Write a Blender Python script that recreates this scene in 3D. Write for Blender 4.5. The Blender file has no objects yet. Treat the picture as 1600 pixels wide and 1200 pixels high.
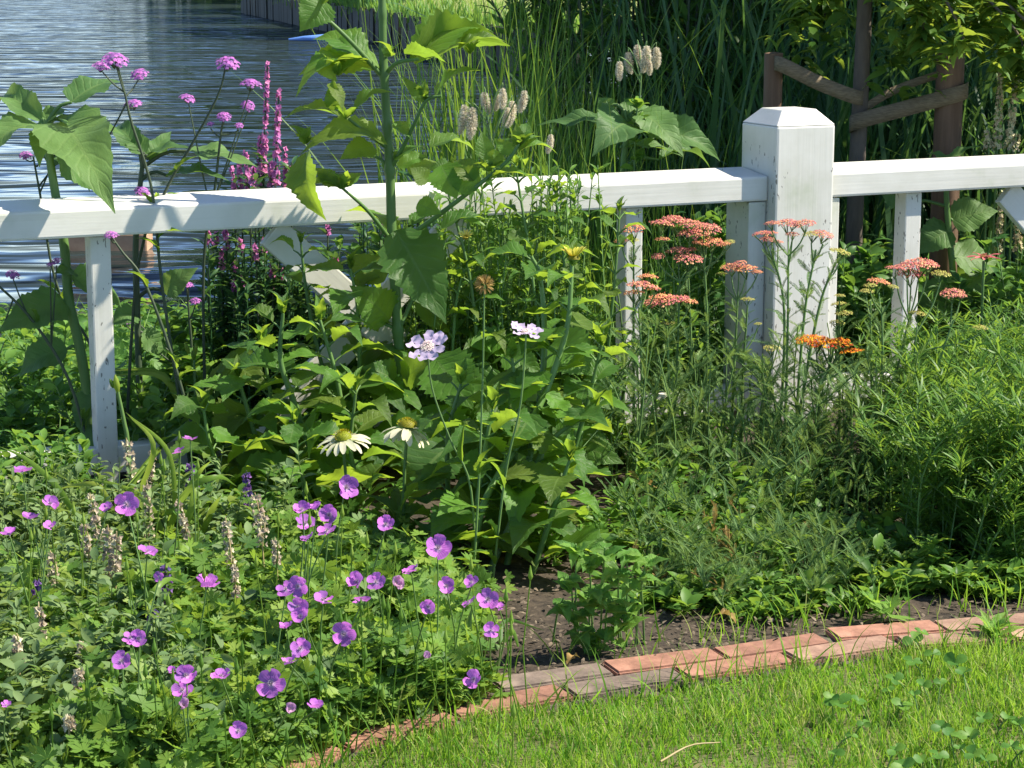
import bpy, bmesh, math, random
import numpy as np
from mathutils import Vector, Matrix

# ------------------------------------------------------------------ camera, sky, sun, exposure
SC = bpy.context.scene
COL = SC.collection
F_PX, CAM_H, HORIZON = 3300.0, 1.16, -60.0          # focal length in pixels of a 1600 px wide frame
PITCH = math.atan((600 - HORIZON) / F_PX)
cam_data = bpy.data.cameras.new('camera')
cam_data.sensor_width = 36.0
cam_data.lens = 36.0 * F_PX / 1600.0
cam_data.clip_start, cam_data.clip_end = 0.05, 2000.0
cam = bpy.data.objects.new('camera', cam_data)
cam.location = (0, 0, CAM_H)
cam.rotation_euler = (math.pi / 2 - PITCH, 0, 0)
COL.objects.link(cam)
SC.camera = cam

SUN_EL, SUN_AZ = math.radians(50), math.radians(88)   # azimuth from +Y towards +X
to_sun = Vector((math.cos(SUN_EL) * math.sin(SUN_AZ), math.cos(SUN_EL) * math.cos(SUN_AZ), math.sin(SUN_EL)))
world = bpy.data.worlds.new('World')
SC.world = world
world.use_nodes = True
wn = world.node_tree
sky = wn.nodes.new('ShaderNodeTexSky')
sky.sky_type = 'NISHITA'
sky.sun_disc = False
sky.sun_elevation = SUN_EL
sky.sun_rotation = SUN_AZ
sky.air_density, sky.dust_density, sky.ozone_density = 0.6, 0.2, 3.0
wn.links.new(sky.outputs[0], wn.nodes['Background'].inputs[0])
wn.nodes['Background'].inputs[1].default_value = 0.125
sun_data = bpy.data.lights.new('sun', 'SUN')
sun_data.energy = 5.0
sun_data.angle = math.radians(0.53)
sun_data.color = (1.0, 0.93, 0.79)
sun = bpy.data.objects.new('sun', sun_data)
sun.rotation_euler = to_sun.to_track_quat('Z', 'Y').to_euler()
sun.location = (8, -2, 10)
COL.objects.link(sun)
SC.view_settings.view_transform = 'Standard'
SC.view_settings.look = 'None'
SC.view_settings.exposure = 1.1
SC.view_settings.gamma = 1.0
SC.view_settings.use_curve_mapping = False
SC.render.engine = 'CYCLES'
SC.cycles.max_bounces = 8
SC.cycles.diffuse_bounces = 4
SC.cycles.transmission_bounces = 4
SC.cycles.transparent_max_bounces = 8
SC.cycles.use_denoising = True

rng = np.random.default_rng(11)
random.seed(5)
R = math.radians
CP, SP = math.cos(PITCH), math.sin(PITCH)
CAM = np.array([0, 0, CAM_H])

# ------------------------------------------------------------------ helpers: surveying points
def ray(px, py):
    a, b = (px - 800) / F_PX, (600 - py) / F_PX
    return np.array([a, CP + b * SP, -SP + b * CP])

def at(px, py, Y):
    """a point seen at (px, py) standing Y metres in front of the camera"""
    r = ray(px, py)
    return CAM + r * (Y / r[1])

def gnd(px, py, z=0.0):
    """a point seen at (px, py) lying at height z"""
    r = ray(px, py)
    return CAM + r * ((z - CAM_H) / r[2])

def nrm(v):
    v = np.asarray(v, float)
    return v / (np.linalg.norm(v, axis=-1, keepdims=True) + 1e-12)

def rnd(a, b, n=None):
    return rng.uniform(a, b, n)

# ------------------------------------------------------------------ helpers: meshes
class MB:
    """collects geometry; build() links it as ONE mesh object"""
    def __init__(s):
        s.V, s.F, s.Rn, s.UV, s.M, s.n = [], [], [], [], [], 0
    def add(s, V, F, r=0.0, mi=0, uv=None):
        V = np.asarray(V, float).reshape(-1, 3)
        F = np.asarray(F, int)
        s.V.append(V); s.F.append(F + s.n)
        s.Rn.append(np.full(len(V), r) if np.isscalar(r) else np.asarray(r, float))
        s.UV.append(np.zeros((len(V), 2)) if uv is None else np.asarray(uv, float))
        s.M.append(np.full(len(F), mi, int))
        s.n += len(V)
    def inst(s, tpl, M, T, r, mi=0):
        V, F, uv = tpl
        N = len(T)
        if N == 0: return
        W = np.einsum('nij,vj->nvi', M, V) + T[:, None, :]
        FF = F[None] + (np.arange(N) * len(V))[:, None, None]
        s.add(W.reshape(-1, 3), FF.reshape(-1, F.shape[1]), np.repeat(r, len(V)), mi, np.tile(uv, (N, 1)))
    def tube(s, pts, rad, n=6, r=0.5, mi=0, cap=False):
        V, F = tube(pts, rad, n)
        s.add(V, F, r, mi)
        if cap:
            k = len(V)
            s.add([V[-n:].mean(0)] + list(V[-n:]), [[0, i + 1, (i + 1) % n + 1] for i in range(n)], r, mi)
    def mesh(s, name, mats, smooth=True, origin=(0, 0, 0)):
        me = bpy.data.meshes.new(name)
        V = np.concatenate(s.V) - np.asarray(origin, float)
        cnt = np.concatenate([np.full(len(f), f.shape[1]) for f in s.F])
        idx = np.concatenate([f.ravel() for f in s.F])
        me.vertices.add(len(V)); me.vertices.foreach_set('co', V.ravel())
        me.loops.add(len(idx)); me.loops.foreach_set('vertex_index', idx.astype(np.int32))
        me.polygons.add(len(cnt))
        me.polygons.foreach_set('loop_start', np.concatenate([[0], np.cumsum(cnt)[:-1]]).astype(np.int32))
        me.polygons.foreach_set('loop_total', cnt.astype(np.int32))
        me.polygons.foreach_set('material_index', np.concatenate(s.M).astype(np.int32))
        me.polygons.foreach_set('use_smooth', np.full(len(cnt), smooth))
        a = me.attributes.new('rnd', 'FLOAT', 'POINT')
        a.data.foreach_set('value', np.concatenate(s.Rn).astype(np.float32))
        uvl = me.uv_layers.new(name='UVMap')
        uvl.data.foreach_set('uv', np.concatenate(s.UV)[idx].ravel().astype(np.float32))
        for m in (mats if isinstance(mats, (list, tuple)) else [mats]):
            me.materials.append(m)
        me.update(calc_edges=True)
        me.validate()
        return me
    def build(s, name, mats, parent=None, smooth=True, kind=None, origin=None):
        o0 = origin if origin is not None else (parent.location if parent else (0, 0, 0))
        me = s.mesh(name, mats, smooth, o0)
        ob = link(name, me, parent)
        if parent is None and origin is not None: ob.location = origin
        if kind: ob['kind'] = kind
        return ob

def link(name, data, parent=None):
    ob = bpy.data.objects.new(name, data)
    COL.objects.link(ob)
    if parent: ob.parent = parent
    return ob

def thing(name, label, cat, loc=(0, 0, 0), group=None, rz=0.0):
    o = bpy.data.objects.new(name, None)
    o.empty_display_size = 0.05
    COL.objects.link(o)
    o.location = tuple(loc); o.rotation_euler = (0, 0, rz)
    return tag(o, label, cat, group)

def tag(o, label, cat, group=None):
    o['label'] = label; o['category'] = cat
    if group: o['group'] = group
    return o

def structure(o):
    o['kind'] = 'structure'
    return o

def tube(pts, rad, n=6):
    P = np.asarray(pts, float); k = len(P)
    rad = np.full(k, rad) if np.isscalar(rad) else np.interp(np.linspace(0, 1, k), np.linspace(0, 1, len(rad)), rad)
    T = np.gradient(P, axis=0); T = nrm(T)
    ref = np.array([0.31, 0.9, 0.12])
    A = nrm(np.cross(T, ref)); B = np.cross(T, A)
    ang = np.linspace(0, 2 * np.pi, n, endpoint=False)
    V = P[:, None] + rad[:, None, None] * (np.cos(ang)[None, :, None] * A[:, None] + np.sin(ang)[None, :, None] * B[:, None])
    F = []
    for i in range(k - 1):
        for j in range(n):
            F.append([i * n + j, i * n + (j + 1) % n, (i + 1) * n + (j + 1) % n, (i + 1) * n + j])
    return V.reshape(-1, 3), np.array(F)

def curve(pts, k=12):
    """smooth curve through points"""
    P = np.asarray(pts, float)
    if len(P) == 2: return P[0] + (P[1] - P[0]) * np.linspace(0, 1, k)[:, None]
    Q = np.vstack([2 * P[0] - P[1], P, 2 * P[-1] - P[-2]])
    out = []
    for t in np.linspace(0, len(P) - 1, k):
        i = min(int(t), len(P) - 2); f = t - i
        a, b, c, d = Q[i:i + 4]
        out.append(0.5 * (2 * b + (c - a) * f + (2 * a - 5 * b + 4 * c - d) * f * f + (3 * b - a - 3 * c + d) * f ** 3))
    return np.array(out)

def frames(d, n):
    d = nrm(d); n = np.asarray(n, float)
    y = nrm(np.cross(n, d)); z = np.cross(d, y)
    return np.stack([d, y, z], axis=-1)

# ------------------------------------------------------------------ leaf templates: along +X, unit length, normal +Z
def leaf_tpl(prof, rows=8, cols=4, fold=0.2, arch=0.1, serr=0.0, wave=0.0, teeth=9, seed=0, twist=0.0):
    rg = np.random.default_rng(seed)
    ts = np.linspace(0, 1, rows + 1)
    pt = np.array(prof)
    V, UV = [], []
    ph = rg.uniform(0, 6.28)
    for i, t in enumerate(ts):
        w = np.interp(t, pt[:, 0], pt[:, 1])
        if serr and 0 < i < rows: w *= 1 + serr * (1 if i % 2 else -1)
        for c in range(cols + 1):
            s = 2 * c / cols - 1
            x = t - (0.16 * serr if (abs(s) == 1 and i % 2) else 0)
            z = arch * 4 * t * (1 - t) + fold * abs(s) * w + wave * w * abs(s) * math.sin(t * 14 + ph + (2.2 if s > 0 else 0))
            V.append((x, s * w + twist * math.sin(t * 3), z)); UV.append((0.5 + s / 2, t))
    F = []
    for i in range(rows):
        for c in range(cols):
            a = i * (cols + 1) + c
            F.append([a, a + cols + 1, a + cols + 2, a + 1])
    return np.array(V), np.array(F), np.array(UV)

OVATE = [(0, .02), (.06, .16), (.16, .27), (.3, .31), (.45, .28), (.62, .21), (.78, .12), (.92, .04), (1, .004)]
CORD = [(0, .10), (.04, .27), (.14, .39), (.28, .42), (.45, .37), (.62, .27), (.78, .15), (.92, .05), (1, .004)]
LANCE = [(0, .015), (.12, .07), (.3, .12), (.5, .115), (.75, .07), (1, .003)]
OVAL = [(0, .03), (.15, .17), (.4, .27), (.65, .23), (.88, .1), (1, .005)]
BLADE = [(0, .5), (.3, .5), (.6, .38), (.85, .2), (1, .02)]
T_HELI = [leaf_tpl(OVATE, 22, 6, f, a, .085, w, seed=k) for k, (f, a, w) in enumerate([(.22, .10, .10), (.35, .16, .12), (.12, .05, .14), (.28, .22, .08), (.5, .30, .16), (.18, -.14, .2)])]
T_SUN = [leaf_tpl(CORD, 20, 6, f, a, .05, w, seed=k + 9) for k, (f, a, w) in enumerate([(.16, .10, .10), (.25, .2, .12), (.1, .05, .12)])]
T_SMALL = leaf_tpl(OVAL, 4, 2, .3, .08)
T_LANCE = leaf_tpl(LANCE, 4, 2, .3, .1)
T_NEEDLE = leaf_tpl([(0, .02), (.5, .035), (1, .004)], 3, 1, 0, .08)

def blade_tpl(bend, w=.02, rows=5):
    """upright blade along +Z, bending towards +X"""
    V, F, UV = [], [], []
    x = z = 0.0
    for i in range(rows + 1):
        t = i / rows
        ww = w * (1 - t ** 1.8) * (0.75 + .25 * min(1, t * 4)) + w * .04
        V += [(x, -ww, z), (x, ww, z)]; UV += [(0, t), (1, t)]
        a = bend * t
        x += math.sin(a) / rows; z += math.cos(a) / rows
    for i in range(rows): F.append([2 * i, 2 * i + 1, 2 * i + 3, 2 * i + 2])
    return np.array(V), np.array(F), np.array(UV)

def palmate_tpl(lobes=5, spread=250, teeth=3, cup=.18, seed=0):
    """deeply cut round leaf: fan of toothed lobes; centre at 0, radius 1"""
    rg = np.random.default_rng(seed)
    V, UV = [(0, 0, 0)], [(.5, 0)]
    a0 = -spread / 2; step = spread / lobes
    F = []
    for l in range(lobes):
        c = R(a0 + step * (l + .5)); ln = rg.uniform(.85, 1.05) * (1 - .12 * abs(l - (lobes - 1) / 2) / lobes * 2)
        h = R(step / 2)
        pts = [(-1., .30), (-.95, .62), (-.62, .80), (-.42, .72), (-.2, .98), (0, .90), (.2, .98), (.42, .72), (.62, .80), (.95, .62), (1., .30)]
        i0 = len(V)
        for s, rr in pts:
            a = c + s * h * .93; rr *= ln
            V.append((rr * math.cos(a), rr * math.sin(a), cup * rr * rr + .06 * abs(s) * rr)); UV.append((.5 + s / 2, rr))
        for k in range(len(pts) - 1): F.append([0, i0 + k, i0 + k + 1])
    return np.array(V), np.array(F), np.array(UV)
T_PALM = [palmate_tpl(5, 270, seed=1), palmate_tpl(5, 240, cup=.05, seed=2), palmate_tpl(7, 300, cup=.3, seed=3)]

def feather_tpl(pairs=16, seed=0, wide=.17):
    """finely cut yarrow leaf"""
    rg = np.random.default_rng(seed)
    V, F = [], []
    def quad(a, b, w, up):
        a, b = np.array(a), np.array(b); d = nrm(b - a); n = nrm(np.cross(d, up)) * w
        i = len(V); V.extend([a - n, a + n, b + n * .4, b - n * .4]); F.append([i, i + 1, i + 2, i + 3])
    bow = lambda t: np.array([t, .05 * math.sin(t * 3), .22 * t * (1 - t)])
    for i in range(6): quad(bow(i / 6), bow((i + 1) / 6), .012, (0, 0, 1))
    for i in range(pairs):
        t = .06 + .92 * i / pairs
        w = wide * math.sin(math.pi * (t * .85 + .12)) ** .7
        for s in (-1, 1):
            b = bow(t); e = b + np.array([w * .55, s * w, rg.uniform(.2, .75) * w])
            quad(b, e, .016, (0, 0, 1))
            m = b + (e - b) * .6
            quad(m, m + np.array([w * .35, s * w * .1, w * .3]), .012, (0, 1, .3))
    V = np.array(V)
    return V, np.array(F), np.stack([np.full(len(V), .5), V[:, 0]], 1)
T_FEATH = [feather_tpl(18, 1, .12), feather_tpl(20, 2, .09)]

# ------------------------------------------------------------------ materials
MAT = {}
def new_mat(name):
    m = bpy.data.materials.new(name); m.use_nodes = True
    nt = m.node_tree; nt.nodes.clear()
    out = nt.nodes.new('ShaderNodeOutputMaterial')
    MAT[name] = m
    return m, nt, out

def N(nt, typ, **kw):
    n = nt.nodes.new(typ)
    for k, v in kw.items():
        if k.startswith('i_'): n.inputs[k[2:].replace('_', ' ')].default_value = v
        else: setattr(n, k, v)
    return n

def math_node(nt, op, a, b=None, c=None):
    n = nt.nodes.new('ShaderNodeMath'); n.operation = op
    for i, v in enumerate((a, b, c)):
        if v is None: continue
        if isinstance(v, (int, float)): n.inputs[i].default_value = v
        else: nt.links.new(v, n.inputs[i])
    return n.outputs[0]

def rnd_socket(nt):
    a = N(nt, 'ShaderNodeAttribute', attribute_name='rnd')
    o = N(nt, 'ShaderNodeObjectInfo')
    return math_node(nt, 'FRACT', math_node(nt, 'ADD', a.outputs['Fac'], o.outputs['Random']))

def ramp(nt, fac, stops):
    r = N(nt, 'ShaderNodeValToRGB')
    el = r.color_ramp.elements
    while len(el) < len(stops): el.new(0.5)
    for e, (p, c) in zip(el, stops):
        e.position = p; e.color = (*c, 1)
    nt.links.new(fac, r.inputs[0])
    return r.outputs[0]

def leaf_mat(name, cols, trans, tf=.4, rough=.45, veins=0, spec=.22, dry=None):
    """cols: colours over the leaves' random number; trans: colour of light shining through"""
    m, nt, out = new_mat(name); L = nt.links.new
    r = rnd_socket(nt)
    k = len(cols)
    col = ramp(nt, r, [(i / max(1, k - 1), c) for i, c in enumerate(cols)])
    tco = N(nt, 'ShaderNodeTexCoord')
    ns = N(nt, 'ShaderNodeTexNoise', i_Scale=9.0, i_Detail=3.0)
    L(tco.outputs['Object'], ns.inputs['Vector'])
    mul = N(nt, 'ShaderNodeMix', data_type='RGBA', blend_type='MULTIPLY'); mul.inputs[0].default_value = .55
    L(col, mul.inputs[6])
    L(ramp(nt, ns.outputs[0], [(.3, (.62, .66, .5)), (.65, (1.15, 1.1, 1.1))]), mul.inputs[7])
    col = mul.outputs[2]
    pb = N(nt, 'ShaderNodeBsdfPrincipled', i_Roughness=rough)
    pb.inputs['Specular IOR Level'].default_value = spec
    tr = N(nt, 'ShaderNodeBsdfTranslucent')
    tmix = N(nt, 'ShaderNodeMix', data_type='RGBA', blend_type='MULTIPLY'); tmix.inputs[0].default_value = .8
    tmix.inputs[6].default_value = (*trans, 1)
    L(ramp(nt, r, [(0, (.75, .85, .8)), (1, (1.2, 1.1, 1.0))]), tmix.inputs[7])
    if veins:
        uv = N(nt, 'ShaderNodeUVMap'); sp = N(nt, 'ShaderNodeSeparateXYZ'); L(uv.outputs[0], sp.inputs[0])
        u = math_node(nt, 'MULTIPLY', math_node(nt, 'ABSOLUTE', math_node(nt, 'SUBTRACT', sp.outputs[0], .5)), 2.0)
        lat = math_node(nt, 'SINE', math_node(nt, 'MULTIPLY', math_node(nt, 'SUBTRACT', sp.outputs[1], math_node(nt, 'MULTIPLY', u, .22)), 52.0))
        lat = math_node(nt, 'POWER', math_node(nt, 'ADD', math_node(nt, 'MULTIPLY', lat, .5), .5), 7.0)
        mid = math_node(nt, 'LESS_THAN', u, .05)
        v = math_node(nt, 'MAXIMUM', math_node(nt, 'MULTIPLY', lat, .55), mid)
        vm = N(nt, 'ShaderNodeMix', data_type='RGBA'); L(math_node(nt, 'MULTIPLY', v, .32), vm.inputs[0])
        L(col, vm.inputs[6]); vm.inputs[7].default_value = (.22, .32, .10, 1)
        col = vm.outputs[2]
        tv = N(nt, 'ShaderNodeMix', data_type='RGBA', blend_type='MULTIPLY'); L(math_node(nt, 'MULTIPLY', v, .5), tv.inputs[0])
        L(tmix.outputs[2], tv.inputs[6]); tv.inputs[7].default_value = (.5, .55, .4, 1)
        L(tv.outputs[2], tr.inputs[0])
        bp = N(nt, 'ShaderNodeBump', i_Strength=.4, i_Distance=.004)
        nb = N(nt, 'ShaderNodeTexNoise', i_Scale=38.0, i_Detail=2.0); L(uv.outputs[0], nb.inputs['Vector'])
        L(math_node(nt, 'SUBTRACT', math_node(nt, 'MULTIPLY', nb.outputs[0], .5), v), bp.inputs['Height'])
        L(bp.outputs[0], pb.inputs['Normal'])
    else:
        L(tmix.outputs[2], tr.inputs[0])
    L(col, pb.inputs['Base Color'])
    mx = N(nt, 'ShaderNodeMixShader'); mx.inputs[0].default_value = tf
    L(pb.outputs[0], mx.inputs[1]); L(tr.outputs[0], mx.inputs[2]); L(mx.outputs[0], out.inputs[0])
    return m

def petal_mat(name, inner, outer, tf=.35, vein=None, inner_end=.35, var=.15):
    m, nt, out = new_mat(name); L = nt.links.new
    uv = N(nt, 'ShaderNodeUVMap'); sp = N(nt, 'ShaderNodeSeparateXYZ'); L(uv.outputs[0], sp.inputs[0])
    col = ramp(nt, sp.outputs[1], [(0, inner), (inner_end, outer), (1, outer)])
    if vein:
        s = math_node(nt, 'POWER', math_node(nt, 'ABSOLUTE', math_node(nt, 'SINE', math_node(nt, 'MULTIPLY', sp.outputs[0], 15.7))), 6.0)
        s = math_node(nt, 'MULTIPLY', s, math_node(nt, 'SUBTRACT', 1.0, sp.outputs[1]))
        vm = N(nt, 'ShaderNodeMix', data_type='RGBA'); L(math_node(nt, 'MULTIPLY', s, .8), vm.inputs[0])
        L(col, vm.inputs[6]); vm.inputs[7].default_value = (*vein, 1); col = vm.outputs[2]
    hs = N(nt, 'ShaderNodeHueSaturation'); L(col, hs.inputs['Color'])
    r = rnd_socket(nt)
    L(math_node(nt, 'ADD', math_node(nt, 'MULTIPLY', r, var * 2), 1 - var), hs.inputs['Value'])
    L(math_node(nt, 'ADD', math_node(nt, 'MULTIPLY', r, var * .25), .5 - var * .125), hs.inputs['Hue'])
    pb = N(nt, 'ShaderNodeBsdfPrincipled', i_Roughness=.6); L(hs.outputs[0], pb.inputs['Base Color'])
    pb.inputs['Specular IOR Level'].default_value = .25
    tr = N(nt, 'ShaderNodeBsdfTranslucent'); L(hs.outputs[0], tr.inputs[0])
    mx = N(nt, 'ShaderNodeMixShader'); mx.inputs[0].default_value = tf
    L(pb.outputs[0], mx.inputs[1]); L(tr.outputs[0], mx.inputs[2]); L(mx.outputs[0], out.inputs[0])
    return m

def plain_mat(name, c1, c2=None, rough=.6, scale=20, bump=0.0, stretch=(1, 1, 1), spec=.4, detail=5):
    m, nt, out = new_mat(name); L = nt.links.new
    tc = N(nt, 'ShaderNodeTexCoord'); mp = N(nt, 'ShaderNodeMapping'); mp.inputs['Scale'].default_value = stretch
    L(tc.outputs['Object'], mp.inputs[0])
    ns = N(nt, 'ShaderNodeTexNoise', i_Scale=scale, i_Detail=detail, i_Roughness=.62); L(mp.outputs[0], ns.inputs['Vector'])
    c2 = c2 or c1
    col = ramp(nt, ns.outputs[0], [(.32, c1), (.68, c2)])
    hs = N(nt, 'ShaderNodeHueSaturation'); L(col, hs.inputs['Color'])
    L(math_node(nt, 'ADD', math_node(nt, 'MULTIPLY', rnd_socket(nt), .4), .8), hs.inputs['Value'])
    pb = N(nt, 'ShaderNodeBsdfPrincipled', i_Roughness=rough); L(hs.outputs[0], pb.inputs['Base Color'])
    pb.inputs['Specular IOR Level'].default_value = spec
    if bump:
        bp = N(nt, 'ShaderNodeBump', i_Strength=bump, i_Distance=.01); L(ns.outputs[0], bp.inputs['Height']); L(bp.outputs[0], pb.inputs['Normal'])
    L(pb.outputs[0], out.inputs[0])
    return m

def paint_mat(name, grain, specks=0.0):
    """white painted timber: raised grain, a little grime, small dark chips"""
    m, nt, out = new_mat(name); L = nt.links.new
    tc = N(nt, 'ShaderNodeTexCoord')
    def noise(scale, detail, st):
        mp = N(nt, 'ShaderNodeMapping'); mp.inputs['Scale'].default_value = st
        L(tc.outputs['Object'], mp.inputs[0])
        n = N(nt, 'ShaderNodeTexNoise', i_Scale=scale, i_Detail=detail, i_Roughness=.6); L(mp.outputs[0], n.inputs['Vector'])
        return n.outputs[0]
    g = noise(90, 4, grain); d = noise(5, 6, (1, 1, 1))
    base = ramp(nt, d, [(.30, (.50, .51, .41)), (.42, (.60, .585, .52)), (.6, (.67, .655, .60))])
    gm = N(nt, 'ShaderNodeMix', data_type='RGBA', blend_type='MULTIPLY'); gm.inputs[0].default_value = .22
    L(base, gm.inputs[6]); L(ramp(nt, g, [(.3, (.84, .84, .8)), (.5, (1, 1, 1))]), gm.inputs[7]); col = gm.outputs[2]
    if specks:
        s = noise(115, 2, tuple(.35 if x < .5 else 1 for x in grain))
        k = math_node(nt, 'MULTIPLY', math_node(nt, 'GREATER_THAN', s, .66), math_node(nt, 'GREATER_THAN', noise(3.2, 1, (1, 1, 1)), .44))
        sm = N(nt, 'ShaderNodeMix', data_type='RGBA'); L(math_node(nt, 'MULTIPLY', k, specks), sm.inputs[0])
        L(col, sm.inputs[6]); sm.inputs[7].default_value = (.12, .11, .09, 1); col = sm.outputs[2]
    pb = N(nt, 'ShaderNodeBsdfPrincipled', i_Roughness=.42); L(col, pb.inputs['Base Color'])
    bp = N(nt, 'ShaderNodeBump', i_Strength=.16, i_Distance=.003); L(g, bp.inputs['Height']); L(bp.outputs[0], pb.inputs['Normal'])
    L(pb.outputs[0], out.inputs[0])
    return m

# greens
leaf_mat('heliopsis_leaf', [(0.12, 0.17, 0.03), (0.04, 0.105, 0.025), (0.055, 0.14, 0.028), (0.075, 0.18, 0.03), (0.11, 0.25, 0.035)], (0.4, 0.58, 0.05), 0.44, .42, 1)
leaf_mat('sunflower_leaf', [(0.07, 0.15, 0.05), (0.1, 0.2, 0.06), (0.12, 0.22, 0.07)], (0.3, 0.46, 0.08), 0.36, .5, 1)
leaf_mat('geranium_leaf', [(0.04, 0.1, 0.025), (0.09, 0.19, 0.035), (0.15, 0.27, 0.045), (0.23, 0.33, 0.06)], (0.36, 0.54, 0.06), 0.38, .5)
leaf_mat('grey_leaf', [(0.09, 0.16, 0.07), (0.15, 0.23, 0.09), (0.21, 0.3, 0.11)], (0.33, 0.46, 0.1), 0.33, .6)
leaf_mat('yarrow_leaf', [(0.08, 0.17, 0.06), (0.13, 0.24, 0.08), (0.2, 0.31, 0.1)], (0.3, 0.44, 0.1), 0.32, .6)
leaf_mat('fine_leaf', [(0.05, 0.13, 0.025), (0.085, 0.19, 0.03), (0.13, 0.26, 0.04)], (0.32, 0.5, 0.06), 0.38, .45)
leaf_mat('reed_leaf', [(.03, .09, .035), (.05, .13, .05), (.10, .18, .08)], (.16, .30, .06), .3, .4)
leaf_mat('willow_leaf', [(0.03, 0.09, 0.03), (0.05, 0.13, 0.03), (0.09, 0.19, 0.04)], (0.242, 0.44, 0.055), .35, .4)
leaf_mat('crown_leaf', [(.05, .13, .025), (.08, .18, .03), (.12, .22, .04)], (.34, .44, .05), .4, .45)
leaf_mat('weed_leaf', [(0.057, 0.149, 0.034), (0.103, 0.23, 0.046), (0.161, 0.299, 0.057)], (0.308, 0.506, 0.066), .38, .5)
leaf_mat('grass_blade', [(0.07, 0.19, 0.018), (0.11, 0.28, 0.022), (0.16, 0.35, 0.028), (0.25, 0.38, 0.06), (0.42, 0.38, 0.16)], (0.36, 0.6, 0.05), 0.42, .5)
leaf_mat('daylily_blade', [(.12, .22, .03), (.20, .30, .04), (.36, .40, .07)], (.42, .55, .08), .4, .4)
leaf_mat('clover_leaf', [(.06, .16, .03), (.09, .21, .035), (.14, .27, .04)], (.24, .44, .07), .35, .5)
leaf_mat('low_leaf', [(0.069, 0.196, 0.034), (0.127, 0.276, 0.046), (0.196, 0.345, 0.069)], (0.374, 0.594, 0.088), .4, .5, 1)
leaf_mat('dry_leaf', [(.32, .20, .07), (.46, .32, .12), (.26, .17, .06)], (.45, .32, .1), .25, .7)
plain_mat('green_stem', (.10, .19, .05), (.15, .25, .07), .5, 30)
plain_mat('heliopsis_stem', (.065, .145, .03), (.12, .21, .055), .5, 12, 0, (1, 1, .1))
plain_mat('dark_stem', (.035, .06, .03), (.06, .08, .04), .6, 30)
plain_mat('straw', (.36, .27, .12), (.46, .38, .2), .7, 30)
# flowers
petal_mat('geranium_petal', (.85, .70, .85), (.60, .19, .66), .42, (.16, .02, .28), .32, .26)
petal_mat('geranium_faded', (.7, .6, .6), (.62, .36, .58), .38, (.4, .16, .36), .3, .2)
plain_mat('geranium_centre', (.65, .6, .5), (.18, .10, .2), .6, 300)
petal_mat('verbena_petal', (.52, .18, .56), (.52, .18, .56), .45, None, .5, .35)
petal_mat('yarrow_pink', (.60, .17, .14), (.72, .26, .20), .25, None, .6, .4)
petal_mat('yarrow_salmon', (.68, .27, .12), (.74, .30, .17), .25, None, .6, .4)
petal_mat('yarrow_orange', (.72, .20, .015), (.78, .24, .02), .25, None, .6, .4)
petal_mat('yarrow_bud', (.42, .42, .10), (.50, .44, .12), .25, None, .6, .35)
petal_mat('cone_white', (.58, .62, .30), (.72, .69, .48), .35, (.6, .62, .42), .4, .08)
petal_mat('cone_red', (.45, .12, .10), (.60, .16, .17), .3, (.4, .08, .1), .4, .1)
petal_mat('scabious_petal', (.66, .56, .66), (.60, .49, .66), .35, (.5, .38, .7), .3, .1)
petal_mat('scabious_centre', (.75, .60, .52), (.75, .60, .55), .25, None, .5, .2)
petal_mat('loosestrife_petal', (.56, .14, .38), (.62, .20, .46), .3, None, .5, .3)
petal_mat('burnet_bristle', (.62, .55, .40), (.74, .68, .54), .3, None, .5, .2)
petal_mat('yellow_petal', (.75, .60, .03), (.80, .68, .12), .35, None, .4, .12)
petal_mat('cone_eye', (.20, .22, .01), (.46, .36, .01), .1, None, .6, .25)
petal_mat('red_eye', (.22, .08, .03), (.35, .12, .05), .1, None, .6, .25)
petal_mat('catmint_husk', (.44, .37, .26), (.54, .46, .34), .3, None, .5, .3)
petal_mat('catmint_purple', (.12, .07, .22), (.18, .10, .30), .3, None, .5, .35)
petal_mat('spike_cream', (.46, .40, .22), (.58, .50, .30), .3, None, .5, .25)
# setting
paint_mat('paint_along', (.03, 1, 1))
paint_mat('paint_upright', (1, 1, .03), .85)
plain_mat('brick_red', (.19, .09, .06), (.38, .19, .13), .92, 22, .5)
plain_mat('brick_pale', (.22, .125, .09), (.40, .25, .18), .92, 24, .5)
plain_mat('brick_grey', (.10, .075, .06), (.22, .165, .13), .92, 24, .5)
plain_mat('soil', (.018, .013, .009), (.065, .048, .032), .95, 60, .6)
plain_mat('joint_sand', (.05, .042, .03), (.13, .11, .08), .95, 90, .6)
plain_mat('lawn_soil', (.06, .08, .025), (.16, .14, .06), .95, 18, .5)
plain_mat('bank_soil', (.05, .075, .025), (.10, .12, .04), .95, 6, .5)
plain_mat('mulch_chip', (.05, .036, .024), (.20, .155, .105), .9, 30, .2)
plain_mat('stake_wood', (.10, .055, .03), (.19, .115, .07), .8, 30, .4, (1, 1, .08))
plain_mat('young_bark', (.09, .07, .055), (.16, .13, .10), .85, 25, .4, (1, 1, .3))
plain_mat('dark_bark', (.05, .04, .03), (.10, .085, .065), .9, 12, .6, (1, 1, .3))
plain_mat('strap_webbing', (.11, .085, .05), (.24, .185, .115), .9, 60, .3, (1, 1, 6))
plain_mat('wet_timber', (.014, .016, .010), (.04, .038, .024), .7, 6, .4, (1, 1, .1))
plain_mat('far_grass', (.16, .22, .04), (.30, .32, .09), .95, 3, 0)
plain_mat('plank_wood', (.34, .20, .12), (.44, .28, .17), .8, 20, .2)
plain_mat('blue_plastic', (.10, .22, .60), (.14, .3, .7), .4, 20)
M_ = MAT

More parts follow.
